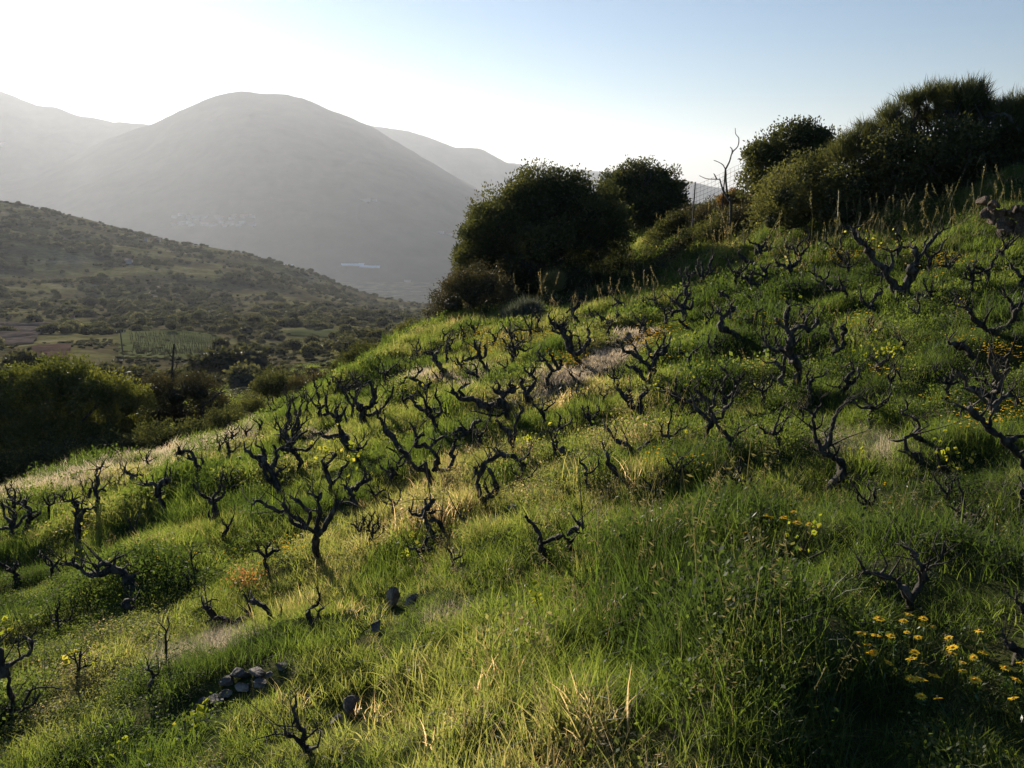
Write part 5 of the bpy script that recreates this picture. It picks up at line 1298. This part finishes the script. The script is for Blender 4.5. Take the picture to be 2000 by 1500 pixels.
# character of each place on the slope, painted shade included
dryb = np.clip(1.3 * ell(PX, PY, 1145, 724, 125, 20, -25) + ell(PX, PY, 1235, 665, 40, 18, -30), 0, 1)
edge_row = 968 - 0.245 * PX - 0.00005 * PX ** 2 * 0     # the terrace edge at the left
dedge = np.exp(-((PY - edge_row - 6) / 20) ** 2) * (PX < 520) * (PX > -300)
dstr = np.clip(ell(PX, PY, 400, 1270, 95, 22, -22) + 0.8 * ell(PX, PY, 880, 745, 90, 18, 0) + .8 * ell(PX, PY, 625, 850, 40, 15) + .6 * ell(PX, PY, 900, 1200, 50, 30) + .7 * ell(PX, PY, 560, 1320, 45, 14, -20)+ .7 * ell(PX, PY, 1670, 870, 90, 30), 0, 1)
lush = np.clip(ell(PX, PY, 1120, 800, 100, 60) + ell(PX, PY, 640, 1180, 150, 120, -50) + ell(PX, PY, 800, 1010, 160, 60, -20) + ell(PX, PY, 330, 1020, 130, 60) + ell(PX, PY, 800, 1420, 350, 110) + .8 * ell(PX, PY, 1880, 510, 160, 45), 0, 1)
olive = np.clip(ell(PX, PY, 150, 1220, 230, 110) + ell(PX, PY, 250, 1400, 220, 70) + .5 * ell(PX, PY, 1800, 700, 200, 60), 0, 1)
rightd = smooth(1150, 1500, PX)  # right half, where a lower tint paints in shade
hollow = ell(PX, PY, 1190, 535, 120, 42)  # shade of the trees over the hollow, painted as darker grass
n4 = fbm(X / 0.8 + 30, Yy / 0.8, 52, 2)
tint = 0.39 + 0.15 * n3 + 0.18 * n1 + 0.08 * n2 - 0.08 * rightd - 0.30 * smooth(.02, .4, n4) - 0.14 * ell(PX, PY, 1330, 1230, 360, 190) - 0.32 * hollow + 0.09 * lush - 0.06 * rightd + 0.12 * olive * (0.6 + n1) + r_.normal(size=len(P)) * 0.05  # the wide ellipse also paints shade into the lower-right grass
farf = smooth(9, 20, Yy); tint = tint + 0.08 * farf
tint = tint + (r_.random(len(P)) < 0.10) * r_.uniform(.1, .35, len(P))
dry_a = np.clip(dryb * 1.3 + dedge * 0.9 + dstr * 0.9, 0, 1)
isdry = R0 < dry_a
tint = np.where(isdry, r_.uniform(0.82, 1.0, len(P)), tint)
far = Yy > 9.5
idx = np.where(far, r_.integers(12, 15, len(P)), r_.integers(0, 4, len(P)))
q = r_.random(len(P))
idx = np.where(~far & (q < 0.18 + 0.5 * lush), r_.integers(4, 6, len(P)), idx)
wp = np.clip(0.18 + 0.55 * olive + 0.5 * (n1 > 0.25) - .3 * lush, 0, .9)
q = r_.random(len(P))
idx = np.where(~far & (q < wp), r_.integers(6, 8, len(P)), idx)
idx = np.where(far & (q < wp * .8), r_.integers(17, 19, len(P)), idx)
idx = np.where(isdry, r_.integers(10, 12, len(P)), idx)
idx = np.where(isdry & far & (r_.random(len(P)) < .8), r_.integers(19, 21, len(P)), idx)
q = r_.random(len(P))
oatz = np.clip(ell(PX, PY, 1300, 1250, 480, 260) * 0.9 + .25 * rightd + .05, 0, 1) * ~isdry
idx = np.where(~far & (q < 0.08 * oatz), r_.integers(8, 10, len(P)), idx)
sz_ = np.clip(ell(PX, PY, 1700, 470, 380, 60, -4) + .5 * ell(PX, PY, 1200, 590, 160, 30, -10) + .35 * ell(PX, PY, 1700, 690, 250, 50), 0, 1)
idx = np.where(q > 1 - 0.07 * sz_, r_.integers(15, 17, len(P)), idx)
hgt = 1.0 + 0.8 * n1 + 0.5 * n2 + 0.7 * smooth(.05, .45, n4) + 0.55 * ell(PX, PY, 1250, 1150, 420, 170) + .12 * rightd * (PY > 700) - 0.15 * dry_a - .25 * olive * (PY > 1100)
nearv = np.full(len(P), 9.0)
for (vx, vy) in VOBJ:                              # grass stands lower round each trunk
    nearv = np.minimum(nearv, np.hypot(X - vx, (Yy - vy + .35) * .7))
hgt = hgt * (0.62 + 0.38 * smooth(.15, .55, nearv)) * (0.72 + .28 * smooth(4, 8, Yy) + .28 * ell(PX, PY, 1330, 1250, 380, 230))
hgt = np.clip(hgt * 0.74, 0.25, 1.5) * r_.uniform(0.8, 1.2, len(P))
scl = np.stack([hgt ** .5 * r_.uniform(.9, 1.2, len(P)), hgt ** .5 * r_.uniform(.9, 1.2, len(P)), hgt * 1.0], 1)
scl[far] *= np.array([1.15, 1.15, 1.0])
rot = np.stack([r_.normal(0.02, .10, len(P)), r_.normal(0.08, .10, len(P)), r_.uniform(0, 6.28, len(P))], 1)
bare = (ell(PX, PY, 465, 1345, 105, 34, -24) > .5)
keep = ~bare | (r_.random(len(P)) < .25)
for (rx_, ry_, rs_) in ROCKS:                     # stones stand clear of the tall grass
    dd = np.hypot(X - rx_, (Yy - ry_) + rs_ * .8)
    keep &= dd > rs_ * 1.5
    scl[dd < rs_ * 3.2] *= np.array([.8, .8, .5])
P3 = np.stack([X, Yy, Zz], 1)
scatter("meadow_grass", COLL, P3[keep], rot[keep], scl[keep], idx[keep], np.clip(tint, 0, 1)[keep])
print("tufts", keep.sum())

# rough grass and low scrub beyond the crest, down to the valley
P = sample_slope(r_, lambda Y: 2.2 * (34 / Y) ** 1.5, 130, 0.8, 34)
P = P[cull(P)]; X, Yy = P.T; Zz = gz(X, Yy)
nn = fbm(X / 6, Yy / 6, 60, 3)
scatter("rough_grass", COLL, np.stack([X, Yy, Zz], 1), np.stack([0 * X, 0 * X, r_.uniform(0, 6.28, len(X))], 1),
        np.stack([np.full(len(X), 2.2) * (Yy / 40) ** .5] * 2 + [np.full(len(X), 1.6)], 1) * r_.uniform(.7, 1.3, len(X))[:, None], np.where(nn > 0, 17, 12) + r_.integers(0, 2, len(X)), np.clip(.4 + .25 * nn, 0, 1))

# ------------------------------------------------------------------ flowers
def daisy_parts():
    r = np.random.default_rng(12); out = []
    for v in range(4):
        mb = MB(); n = 14; R = 0.023
        for k in range(n):
            a = k / n * 6.283 + r.normal() * .05; c, s = math.cos(a), math.sin(a); w = .0048; e = R * r.uniform(.85, 1.1); dz = r.uniform(-.004, .004)
            mb.add([(c * .005, s * .005, 0), (c * e * .6 - s * w, s * e * .6 + c * w, .002), (c * e, s * e, dz), (c * e * .6 + s * w, s * e * .6 - c * w, .002)], [(0, 1, 2, 3)], None, r.uniform(.2, .9))
        pet = mb.mesh("petals", [M_petal])
        mb = MB(); mb.blob((0, 0, .002), (.007, .007, .004), c=.5, nu=8, nv=5); cen = mb.mesh("flower_centre", [M_disc], True)
        mb = MB(); h = r.uniform(.2, .28); mb.tube([(r.normal() * .03, r.normal() * .03, -h), (r.normal() * .01, r.normal() * .01, -h * .4), (0, 0, 0)], [.0022, .0018, .0016], sides=5, sub=3, rough=.05)
        n = 16; u = r.uniform(.1, .75, n); mb.leaves(np.stack([r.normal(0, .008, n), r.normal(0, .008, n), -h * u], 1), r.normal(size=(n, 3)) + [0, 0, .4], r.uniform(.02, .045, n), .3, r, .5)
        stem = mb.mesh("stem", [M_stem]); out.append((pet, cen, stem))
    return out
M_disc = solid_mat("flower_disc", [(0.3, (0.45, 0.20, 0.02)), (0.7, (0.7, 0.36, 0.03))], scale=200)
M_stem = leaf_mat("flower_stem", [(0.0, (0.03, 0.06, 0.012)), (1.0, (0.10, 0.17, 0.03))], trans=0.3)
DP = daisy_parts()
FL = [(1681,1237),(1717,1208),(1740,1242),(1695,1259),(1698,1275),(1706,1275),(1736,1295),(1771,1235),(1775,1200),(1803,1208),(1801,1221),(1823,1224),(1793,1245),(1786,1274),(1780,1287),(1805,1297),(1853,1246),(1860,1265),(1859,1275),(1902,1284),(1880,1294),(1881,1311),(1914,1232),(1780,1326),(1799,1327),(1824,1320),(1904,1328),(1799,1360),(1831,1364),(1922,1275),(1964,1304),(1985,1328),(1979,1364),(1994,1295),(1710,1241),(1765,1213),
      (1503,1010),(1495,1006),(1530,1010),(1537,1014),(1550,1000),(1557,1021),(1442,1000),(1470,1001),(1452,1041),(1580,1024)]
for k, (px, py) in enumerate(FL):
    r = np.random.default_rng(k + 600)
    _, Y, _ = hit(px, py + (52 if py > 1150 else 30), 1.6, 30)
    t, s = ray(px, py); near = py > 1150
    lb = ("orange-yellow daisy in the cluster beneath the wide V vine at the lower right" if near else "orange-yellow daisy in the small cluster on deep grass right of centre")
    root = thing("daisy_flower", (float(t * Y), Y, float(s * Y)), lb, "flower", "yellow daisies at the lower right" if near else "yellow daisies right of centre")
    root.rotation_euler = (-.12 + r.normal() * .22, -.1 + r.normal() * .25, r.uniform(-.4, .4)); z = r.uniform(.6, 1.15) * (1.0 if near else 1.25); root.scale = (z, z, z)
    pet, cen, stem = DP[k % 4]
    put("petals", pet, root); put("flower_centre", cen, root); put("stem", stem, root)
# small golden flowers in patches, beyond counting
def specks(mb, r=gr):
    n = 7; a = r.uniform(0, 6.28, n); q = .15 * np.sqrt(r.random(n)); z = r.uniform(.14, .26, n)
    for i in range(n):
        c = np.array([math.cos(a[i]) * q[i], math.sin(a[i]) * q[i], z[i]])
        m = 7; d = np.stack([np.cos(np.arange(m) / m * 6.283), np.sin(np.arange(m) / m * 6.283), np.full(m, .15)], 1)
        mb.leaves(np.repeat(c[None], m, 0), d, .016, .6, r, r.normal(0, .12))
fc = proto_collection("golden_flower", [tuft("golden_flower", specks, [M_petalI]) for _ in range(3)])
patches = [(968,668,42,16,70,0),(935,694,14,10,16,0),(1108,712,30,10,46,0),(1052,668,22,10,14,0),(1280,665,40,12,40,-10),(1275,690,22,14,16,0),(1600,512,64,7,40,0),(1720,505,50,12,10,0),(1860,520,60,7,34,-10),
           (1960,702,28,12,44,0),(1885,680,20,10,12,0),(1945,832,60,22,50,0),(1880,800,40,16,14,0),(1720,742,24,12,10,0),(1670,640,22,10,16,0),(1690,740,50,16,10,0),(1280,912,60,12,9,10),(1315,930,40,10,6,0),(520,1098,70,16,22,-10),(1500,640,60,16,12,0),(1340,560,50,20,16,-30),(1450,735,40,14,12,0),(1900,545,60,12,8,0),(1480,1000,60,16,6,0),(340,1115,30,10,6,0),(1400,960,150,30,4,0)]
FP = []
for cx, cy, rx, ry, n, ang in patches:
    a = math.radians(ang)
    for _ in range(int(n * .6)):
        u, v = r_.normal() * rx * .7, r_.normal() * ry * .6
        x, y, z = hit(cx + u * math.cos(a) - v * math.sin(a), cy + 8 + u * math.sin(a) + v * math.cos(a), 2, 50)
        FP.append((x, y, z, 1.0 if y > 9 else .55))
FP = np.array(FP)
m = len(FP); sc = FP[:, 3] * r_.uniform(.8, 1.2, m)
scatter("golden_flowers", fc, FP[:, :3], np.stack([r_.normal(0, .1, m), r_.normal(0, .1, m), r_.uniform(0, 6.28, m)], 1), np.stack([sc, sc, sc / np.maximum(FP[:, 3], .8)], 1), r_.integers(0, 3, m), r_.uniform(0.1, .9, m))
# pale yellow-green vine shoots sprouting low from the grass
SH = [(1048,1175,"young yellow-green vine shoot standing in the deep grass at the bottom centre",7),(1045,1152,"topmost pale leaves of a young shoot in the deep grass at the bottom centre",4),
      (385,1388,"yellow-leaved shoot beside the lowest stone of the outcrop",6),(362,1405,"yellow-leaved shoot left of the lowest stone of the outcrop",4),(240,1468,"small yellow-leaved shoot near the bottom edge, left",4),(290,1470,"pale green-leaved shoot right of the yellow one near the bottom edge, left",5),
      (14,1225,"yellow-leaved shoot at the left edge above the coiled vine",4),(190,900,None,0)]
for k, (px, py, lb, n) in enumerate(SH):
    if not lb: continue
    r = np.random.default_rng(k + 800); _, Y, _ = hit(px, py + 40, 1.6, 30); t, s = ray(px, py)
    c = np.array([float(t * Y), Y, float(s * Y)]); g = float(gz(c[0], c[1])); root = thing("vine_shoot", (c[0], c[1], g), lb, "shoot")
    mb = MB(); mb.tube([(0, 0, -.05), (r.normal() * .02, r.normal() * .02, (c[2] - g) * .5), (0, 0, c[2] - g)], [.006, .005, .003], sides=5, sub=3, r=r); put("stem", mb.mesh("stem", [M_cane]), root)
    mb = leaf_cluster([np.array([0, 0, c[2] - g]), np.array([.01, .01, c[2] - g - .05])], r, n, .045, .03)
    put("foliage", mb.mesh("foliage", [M_young]), root)["kind"] = "stuff"
# reddish-orange low plant
rp = np.random.default_rng(4); mb = MB(); x, y, z = hit(478, 1150, 2, 30)
for _ in range(26):
    c = np.array([rp.normal() * .12, rp.normal() * .08, rp.uniform(.05, .22)]); mb.leaves(c * .6 + rp.normal(size=(8, 3)) * .03, rp.normal(size=(8, 3)) + [0, 0, .6], .028, .5, rp, rp.uniform(.3, 1, 8))
tag(put("sorrel_plant", mb.mesh("sorrel_plant", [leaf_mat("sorrel_red", [(0, (.14, .045, .02)), (.5, (.28, .11, .05)), (1, (.36, .22, .09))], trans=.45)]), None, (x, y, z)), "low orange-red weed in the grass behind the short crooked vine, lower left", "plant")
# ------------------------------------------------------------------ valley: bushes, fields, pole, houses
rv = np.random.default_rng(31)
def valley_bush(r, tint, tree=False):
    mb = MB(); L = []
    for _ in range(r.integers(3, 6)):
        a = r.uniform(0, 6.28); q = r.uniform(0, .55)
        L.append((math.cos(a) * q, math.sin(a) * q, r.uniform(.35, .6) + (.35 if tree else 0), r.uniform(.38, .6)))
    for (x, y, z, R) in L:
        mb.blob((x, y, z), (R * .8, R * .8, R * .75), seed=r.uniform(0, 6), c=max(0, tint - .15), nu=10, nv=7)
        n = 150; d = r.normal(size=(n, 3)); d /= np.linalg.norm(d, axis=1)[:, None]; d[:, 2] = np.where(d[:, 2] < -.3, -d[:, 2], d[:, 2])
        rr = R * r.uniform(.75, 1.15, n)
        mb.leaves(np.array([x, y, z]) + d * rr[:, None], d * .5 + r.normal(size=(n, 3)) * .7, r.uniform(.09, .2, n), .7, r, np.clip(tint + r.normal(0, .14, n), 0, 1))
    return mb
def bush_mesh(k):
    t = [.25, .35, .3, .45, .55, .4, .7, .3][k]
    return valley_bush(rv, t, k == 5).mesh("crown", [M_valleyleaf])
BM = [bush_mesh(k) for k in range(8)]
BC = proto_collection("valley_bush", BM)

def mb_field(px, py):       # open fields and clearings, few bushes there
    f = ell(px, py, 330, 668, 115, 20, 4) + ell(px, py, 45, 648, 62, 30) + ell(px, py, 90, 685, 55, 18) + .9 * ell(px, py, 640, 648, 90, 9) + .9 * ell(px, py, 180, 630, 90, 8, 3) + .8 * ell(px, py, 480, 608, 60, 9) + .8 * ell(px, py, 340, 725, 70, 16)
    return np.clip(f, 0, 1)
cand = []
edges = np.exp(np.linspace(math.log(75), math.log(1500), 30))
for a, b in zip(edges[:-1], edges[1:]):
    ym = (a + b) / 2; area = 1.3 * (b * b - a * a) / 2
    n = int(area * 0.034 * min(1, (300 / ym)) ** 0.9)
    Y = np.sqrt(rv.uniform(a * a, b * b, n)); t = rv.uniform(-.75, .2, n)
    cand.append(np.stack([t * Y, Y], 1))
Bp = np.concatenate(cand); BZ = gz(Bp[:, 0], Bp[:, 1]); bx, by = pix(Bp[:, 0], Bp[:, 1], BZ)
cl = fbm(Bp[:, 0] / 45, Bp[:, 1] / 45, 70, 3)
ok = (bx > -150) & (bx < 1150) & (rv.random(len(Bp)) < np.clip(.45 + cl * 1.9, .03, 1)) & (rv.random(len(Bp)) > mb_field(bx, by) * .97)
Bp, BZ, bx, by, cl = Bp[ok], BZ[ok], bx[ok], by[ok], cl[ok]
size = rv.uniform(0.9, 2.6, len(Bp)) * (1 + .45 * np.clip(cl, 0, 1)) * (1 + .5 * (rv.random(len(Bp)) < .15))
# is it seen?  walk the sight line to the crown's top
def seen(x, y, z):
    f = np.linspace(0.02, 0.985, 90)[None]
    return (gz(x[:, None] * f, y[:, None] * f) < z[:, None] * f + 0.3 + 0 * f).all(1)
vis = seen(Bp[:, 0], Bp[:, 1], BZ + size * 1.1)
app = size / Bp[:, 1] * vis * (bx > -10) * (bx < 1000)
order = np.argsort(-app)
top = order[:290]; rest = np.setdiff1d(np.arange(len(Bp)), top)
def zone(x, y):
    if y > 700: return "rounded dark bush on the near valley floor, among many alike below the utility pole's field"
    if y > 640: return "rounded dark bush on the valley floor, among many alike round the green field with the pole"
    if y > 600: return "small rounded bush on the valley floor, among many alike beyond the green field"
    return "small dark bush on the far hillside, among many alike"
BLM = [(240,668,"utility pole in the valley"),(40,648,"ploughed valley field"),(92,688,"pinkish scrub field"),(330,665,"trellised green field"),(144,633,"small white shed in the valley"),
 (200,634,"pale green strip above the trellised field"),(635,648,"narrow green clearing in the valley"),(304,580,"winding dirt track"),(252,512,"flat building on the near hillside"),(340,720,"thin bare trunk"),
 (130,715,"sunlit bushy tree"),(535,755,"lone olive bush"),(705,712,"bush with dry stalks"),(232,708,"short post in the valley"),(430,760,"leaning dead branch"),(860,620,"prickly brownish bush"),(820,650,"vineyard crest"),
 (480,608,"open patch on the hillside foot"),(560,620,"wooded fold of the valley"),(700,600,"hazy far end of the valley"),(60,600,"dark foot of the hillside")]
protoB = []
for k in top:
    q = int(rv.integers(0, 8))
    o = put("valley_bush", BM[q], None, (Bp[k, 0], Bp[k, 1], BZ[k] - .2)); s = size[k]
    o.scale = (s * rv.uniform(.9, 1.4), s * rv.uniform(.9, 1.4), s * rv.uniform(.8, 1.15)); o.rotation_euler = (0, 0, rv.uniform(0, 6.28))
    tag(o, place_label(('low' if o.scale[2] < 1.3 else 'tall' if o.scale[2] > 2.4 else 'rounded') + (' dark' if q in (0, 1, 2, 7) else ' olive-green') + ' bush', bx[k], by[k], BLM), "bush", "bushes scattered over the valley")
nr = len(rest)
sR = size[rest]
scatter("distant_scrub", BC, np.stack([Bp[rest, 0], Bp[rest, 1], BZ[rest] - .2], 1), np.stack([np.zeros(nr), np.zeros(nr), rv.uniform(0, 6.28, nr)], 1),
        np.stack([sR * rv.uniform(.9, 1.5, nr), sR * rv.uniform(.9, 1.5, nr), sR * rv.uniform(.75, 1.1, nr)], 1), rv.integers(0, 8, nr), np.full(nr, .5))
print("valley bushes", len(Bp))
# low undergrowth so that the valley floor is not bare
n = 11000; Y = np.exp(rv.uniform(math.log(60), math.log(600), n)); t = rv.uniform(-.75, .15, n)
ux, uy = t * Y, Y; uz = gz(ux, uy); qx, qy = pix(ux, uy, uz)
ok = (rv.random(n) > mb_field(qx, qy) * .9) & (fbm(ux / 18, uy / 18, 71, 3) > -.12); ux, uy, uz = ux[ok], uy[ok], uz[ok]; n = len(ux)
s = rv.uniform(.25, .7, n) * np.clip((uy / 150) ** .5, .8, 2.2)
scatter("undergrowth", BC, np.stack([ux, uy, uz - .05], 1), np.stack([0 * s, 0 * s, rv.uniform(0, 6.28, n)], 1), np.stack([s * 1.5, s * 1.5, s * .8], 1), rv.integers(0, 8, n), np.full(n, .5))

def drape(name, corners, mat, nu=40, nv=30, lift=0.12, label=None, ridge=None):
    """a sheet laid on the terrain between four places seen in the photograph"""
    W = [np.array(hit(px, py, 60, 2400)[:2]) for px, py in corners]
    u, v = np.meshgrid(np.linspace(0, 1, nu), np.linspace(0, 1, nv))
    P = (W[0][None, None] * (1 - u)[..., None] + W[1] * u[..., None]) * (1 - v)[..., None] + (W[3] * (1 - u)[..., None] + W[2] * u[..., None]) * v[..., None]
    Z = gz(P[..., 0], P[..., 1]) + lift
    if ridge: Z = Z + ridge[1] * np.abs(np.sin(v * math.pi * ridge[0]))
    V = np.concatenate([P, Z[..., None]], -1).reshape(-1, 3)
    o = put(name, mesh_from(name, V, [grid_faces(nv, nu)], [mat])); o["kind"] = "structure"
    if label: o["label"] = label
    return W
M_plough = solid_mat("ploughed_soil", [(0.3, (0.08, 0.062, 0.05)), (0.7, (0.16, 0.125, 0.105))], scale=.4, bscale=2, bump=.6, bdist=.2, spec=0.0)
M_greenf = solid_mat("green_field_grass", [(0.3, (0.07, 0.08, 0.035)), (0.5, (0.10, 0.11, 0.045)), (0.7, (0.14, 0.14, 0.07))], scale=.12, bscale=3, bump=.5, bdist=.1, spec=0.0)
M_pinkf = solid_mat("dry_pink_scrub", [(0.3, (0.06, 0.042, 0.033)), (0.7, (0.13, 0.085, 0.07))], scale=.3, bscale=2, bump=.7, bdist=.3, spec=0.0)
M_track = solid_mat("pale_track", [(0.3, (0.20, 0.17, 0.13)), (0.7, (0.34, 0.30, 0.24))], scale=.3, bscale=2, bump=.3, spec=0.0)
drape("field", [(-60, 680), (66, 672), (100, 630), (-60, 624)], M_plough, 30, 240, .25, ridge=(17, .55))
drape("field", [(232, 700), (430, 706), (435, 662), (232, 646)], M_greenf, 60, 60, .25)
drape("field", [(60, 700), (135, 706), (140, 678), (75, 675)], M_pinkf, 30, 30, .5)
drape("field", [(120, 640), (300, 642), (280, 628), (130, 628)], M_greenf, 40, 20, .3)
drape("field", [(560, 655), (700, 658), (690, 645), (575, 643)], M_greenf, 40, 20, .3)
def track(pts, w=3.0):
    C = np.array([hit(px, py, 60, 2400)[:2] for px, py in pts]); C, _ = catmull(C, np.zeros(len(C)), 6)
    T = np.gradient(C, axis=0); T /= np.linalg.norm(T, axis=1)[:, None]; Nn = np.stack([-T[:, 1], T[:, 0]], 1)
    P = np.stack([C + Nn * w / 2, C, C - Nn * w / 2], 1); Z = gz(P[..., 0], P[..., 1]) + .35
    o = put("dirt_track", mesh_from("dirt_track", np.concatenate([P, Z[..., None]], -1).reshape(-1, 3), [grid_faces(len(C), 3)], [M_track])); o["kind"] = "structure"
track([(310,560),(302,568),(298,576),(308,586),(304,598)], 5)
# rows of the trellised vineyard in the green field
mb = MB()
for k in range(9):
    a = hit(262 - k * 1, 692 - k * 4.6, 60, 1500); b = hit(425, 697 - k * 3.8, 60, 1500)
    for u in np.linspace(0, 1, 38):
        x = a[0] * (1 - u) + b[0] * u + rv.normal() * .15; y = a[1] * (1 - u) + b[1] * u + rv.normal() * .15; z = float(gz(x, y))
        mb.blob((x, y, z + .7), (.14, .12, .18), seed=k + u * 9, c=.75 + rv.normal() * .1, nu=6, nv=4)
        mb.tube([(x, y, z), (x, y, z + 1.3)], [.06, .05], sides=3, sub=1, rough=0, c=.2)
put("vine_rows", mb.mesh("vine_rows", [M_valleyleaf]))["kind"] = "stuff"

def pole(px, pb, pt, label):
    x, y, z = hit(px, pb, 60, 1000); t, s = ray(px, pt); H = s * y - z
    root = thing("utility_pole", (x, y, z), label, "pole"); mb = MB()
    mb.tube([(0, 0, -.3), (0.05, 0, H)], [.16, .11], sides=8, sub=2, rough=.02); put("pole", mb.mesh("pole", [M_wood], True), root)
    mb = MB(); mb.tube([(-.9, 0, H - .5), (.9, 0, H - .5)], [.07, .07], sides=4, sub=1, rough=0); put("crossarm", mb.mesh("crossarm", [M_wood]), root)
    for dx in (-.8, 0, .8):
        mb = MB(); mb.tube([(dx, 0, H - .45), (dx, 0, H - .15)], [.05, .07], sides=6, sub=1, rough=0); put("insulator", mb.mesh("insulator", [M_white]), root)
M_white = solid_mat("pale_plaster", [(0.3, (0.55, 0.53, 0.5)), (0.7, (0.75, 0.73, 0.7))], scale=.5, bump=.05)
M_dull = solid_mat("weathered_plaster", [(0.3, (0.28, 0.26, 0.24)), (0.7, (0.42, 0.40, 0.37))], scale=.5, bump=.05)
M_roof = solid_mat("roof_tile", [(0.3, (0.20, 0.11, 0.08)), (0.7, (0.34, 0.2, 0.15))], scale=.5, bump=.1)
M_plastic = solid_mat("greenhouse_film", [(0.3, (0.62, 0.68, 0.74)), (0.7, (0.78, 0.82, 0.86))], scale=.1, bump=.02, rough=.35, spec=.5)
pole(240, 691, 645, "thin utility pole standing in the green valley field")
pole(232, 718, 700, "short post below the green valley field")

def box(mb, c, s):
    x, y, z = c; a, b, h = s[0] / 2, s[1] / 2, s[2]
    V = [(x + i * a, y + j * b, z + k * h) for k in (0, 1) for j in (-1, 1) for i in (-1, 1)]
    mb.add(V, [(0, 2, 3, 1), (4, 5, 7, 6), (0, 1, 5, 4), (2, 6, 7, 3), (0, 4, 6, 2), (1, 3, 7, 5)])
mb = MB(); box(mb, (0, 0, -3), (1, 1, 3.75)); HW = mb.mesh("wall", [M_dull])
mb = MB(); mb.add([(-.56, -.56, .74), (.56, -.56, .74), (.56, .56, .74), (-.56, .56, .74), (-.56, 0, 1.05), (.56, 0, 1.05)], [(0, 1, 5, 4), (2, 3, 4, 5)], [(3, 0, 4), (1, 2, 5)]); HR = mb.mesh("roof", [M_roof])
bpy.context.view_layer.update()
MT = [o for o in scene.objects if o.name.startswith("mountain")]
def mhit(px, py):
    t, s = ray(px, py); d = Vector((float(t), 1, float(s))).normalized(); best = None
    for o in MT:
        ok, loc, nn_, _ = o.ray_cast(Vector((0, 0, 0)), d)
        if ok and (best is None or loc.y < best.y): best = loc
    return best
def house(px, py, w, h, label, group=None, loc=None, d=None):
    p = Vector(loc) if loc else mhit(px, py)
    if p is None: return
    r = np.random.default_rng(int(px * 7 + py)); root = thing("house", p, label, "house", group, r.uniform(-.4, .4))
    a = put("wall", HW, root); a.scale = (w, d or w * .7, h); b = put("roof", HR, root); b.scale = (w, d or w * .7, h)
town = [(340 + (i * 37) % 160 + rv.normal() * 4, 424 + (i * 13) % 26 + rv.normal() * 2) for i in range(46)]
for i, (px, py) in enumerate(town):
    house(px, py, rv.uniform(14, 30), rv.uniform(6, 10), "tiny pale house in the hazy village at the foot of the big mountain", "houses of the hazy village")
for (px, py, w, lb) in [(712,390,50,"faint pale building high on the right flank of the big mountain"),(730,392,30,"fainter building just right of it on the mountain's right flank"),(860,455,30,"pale house low on the mountain near the big evergreen tree"),(878,458,26,"pale house just right of another low on the mountain, near the big evergreen tree"),(796,550,24,"small pale building on the valley floor right of the greenhouses"),(2,281,60,"bright speck of a building on the leftmost mountain slope")]:
    house(px, py, w, 9, lb)
def ghouse(px, py, wpx, label):
    p = mhit(px, py) or Vector(hit(px, py, 300, 2500)); k = p.y / FPX; w = wpx * k
    root = thing("greenhouse", p, label, "greenhouse", "pale greenhouses in the valley")
    mb = MB(); dpt = 60
    u = np.linspace(0, 1, 9)
    for j in range(4):
        y0 = j * dpt / 4
        ys = y0 + u * dpt / 4; zs = 5 + 3.2 * np.sin(u * math.pi)
        V = [(x, y, z) for x in (-w / 2, w / 2) for y, z in zip(ys, zs)]
        mb.add(V, [(i, i + 1, 9 + i + 1, 9 + i) for i in range(8)])
    put("roof", mb.mesh("roof", [M_plastic], True), root)
    mb = MB(); box(mb, (0, dpt / 2, -4), (w, dpt, 9)); put("wall", mb.mesh("wall", [M_plastic]), root)
ghouse(688, 519, 44, "long pale greenhouse roof on the valley floor below the big mountain, larger left one")
ghouse(722, 523, 40, "long pale greenhouse roof adjoining the right side of the largest one, set slightly lower")
ghouse(560, 521, 24, "small faint greenhouse left of the two long ones")
ghouse(893, 530, 20, "bright greenhouse roof right beside the big evergreen tree's left edge")
for (px, py, w, lb) in [(285,468,5,"tiny white hut on the ridge of the near hillside, left one"),(308,468,9,"white building on the ridge of the near hillside, right one"),(144,633,7,"small white shed by the green field at the left"),(252,512,12,"pale flat building on the near hillside")]:
    x, y, z = hit(px, py + 3, 150, 2400); house(px, py, w * y / FPX, 4, lb, None, (x, y, z))
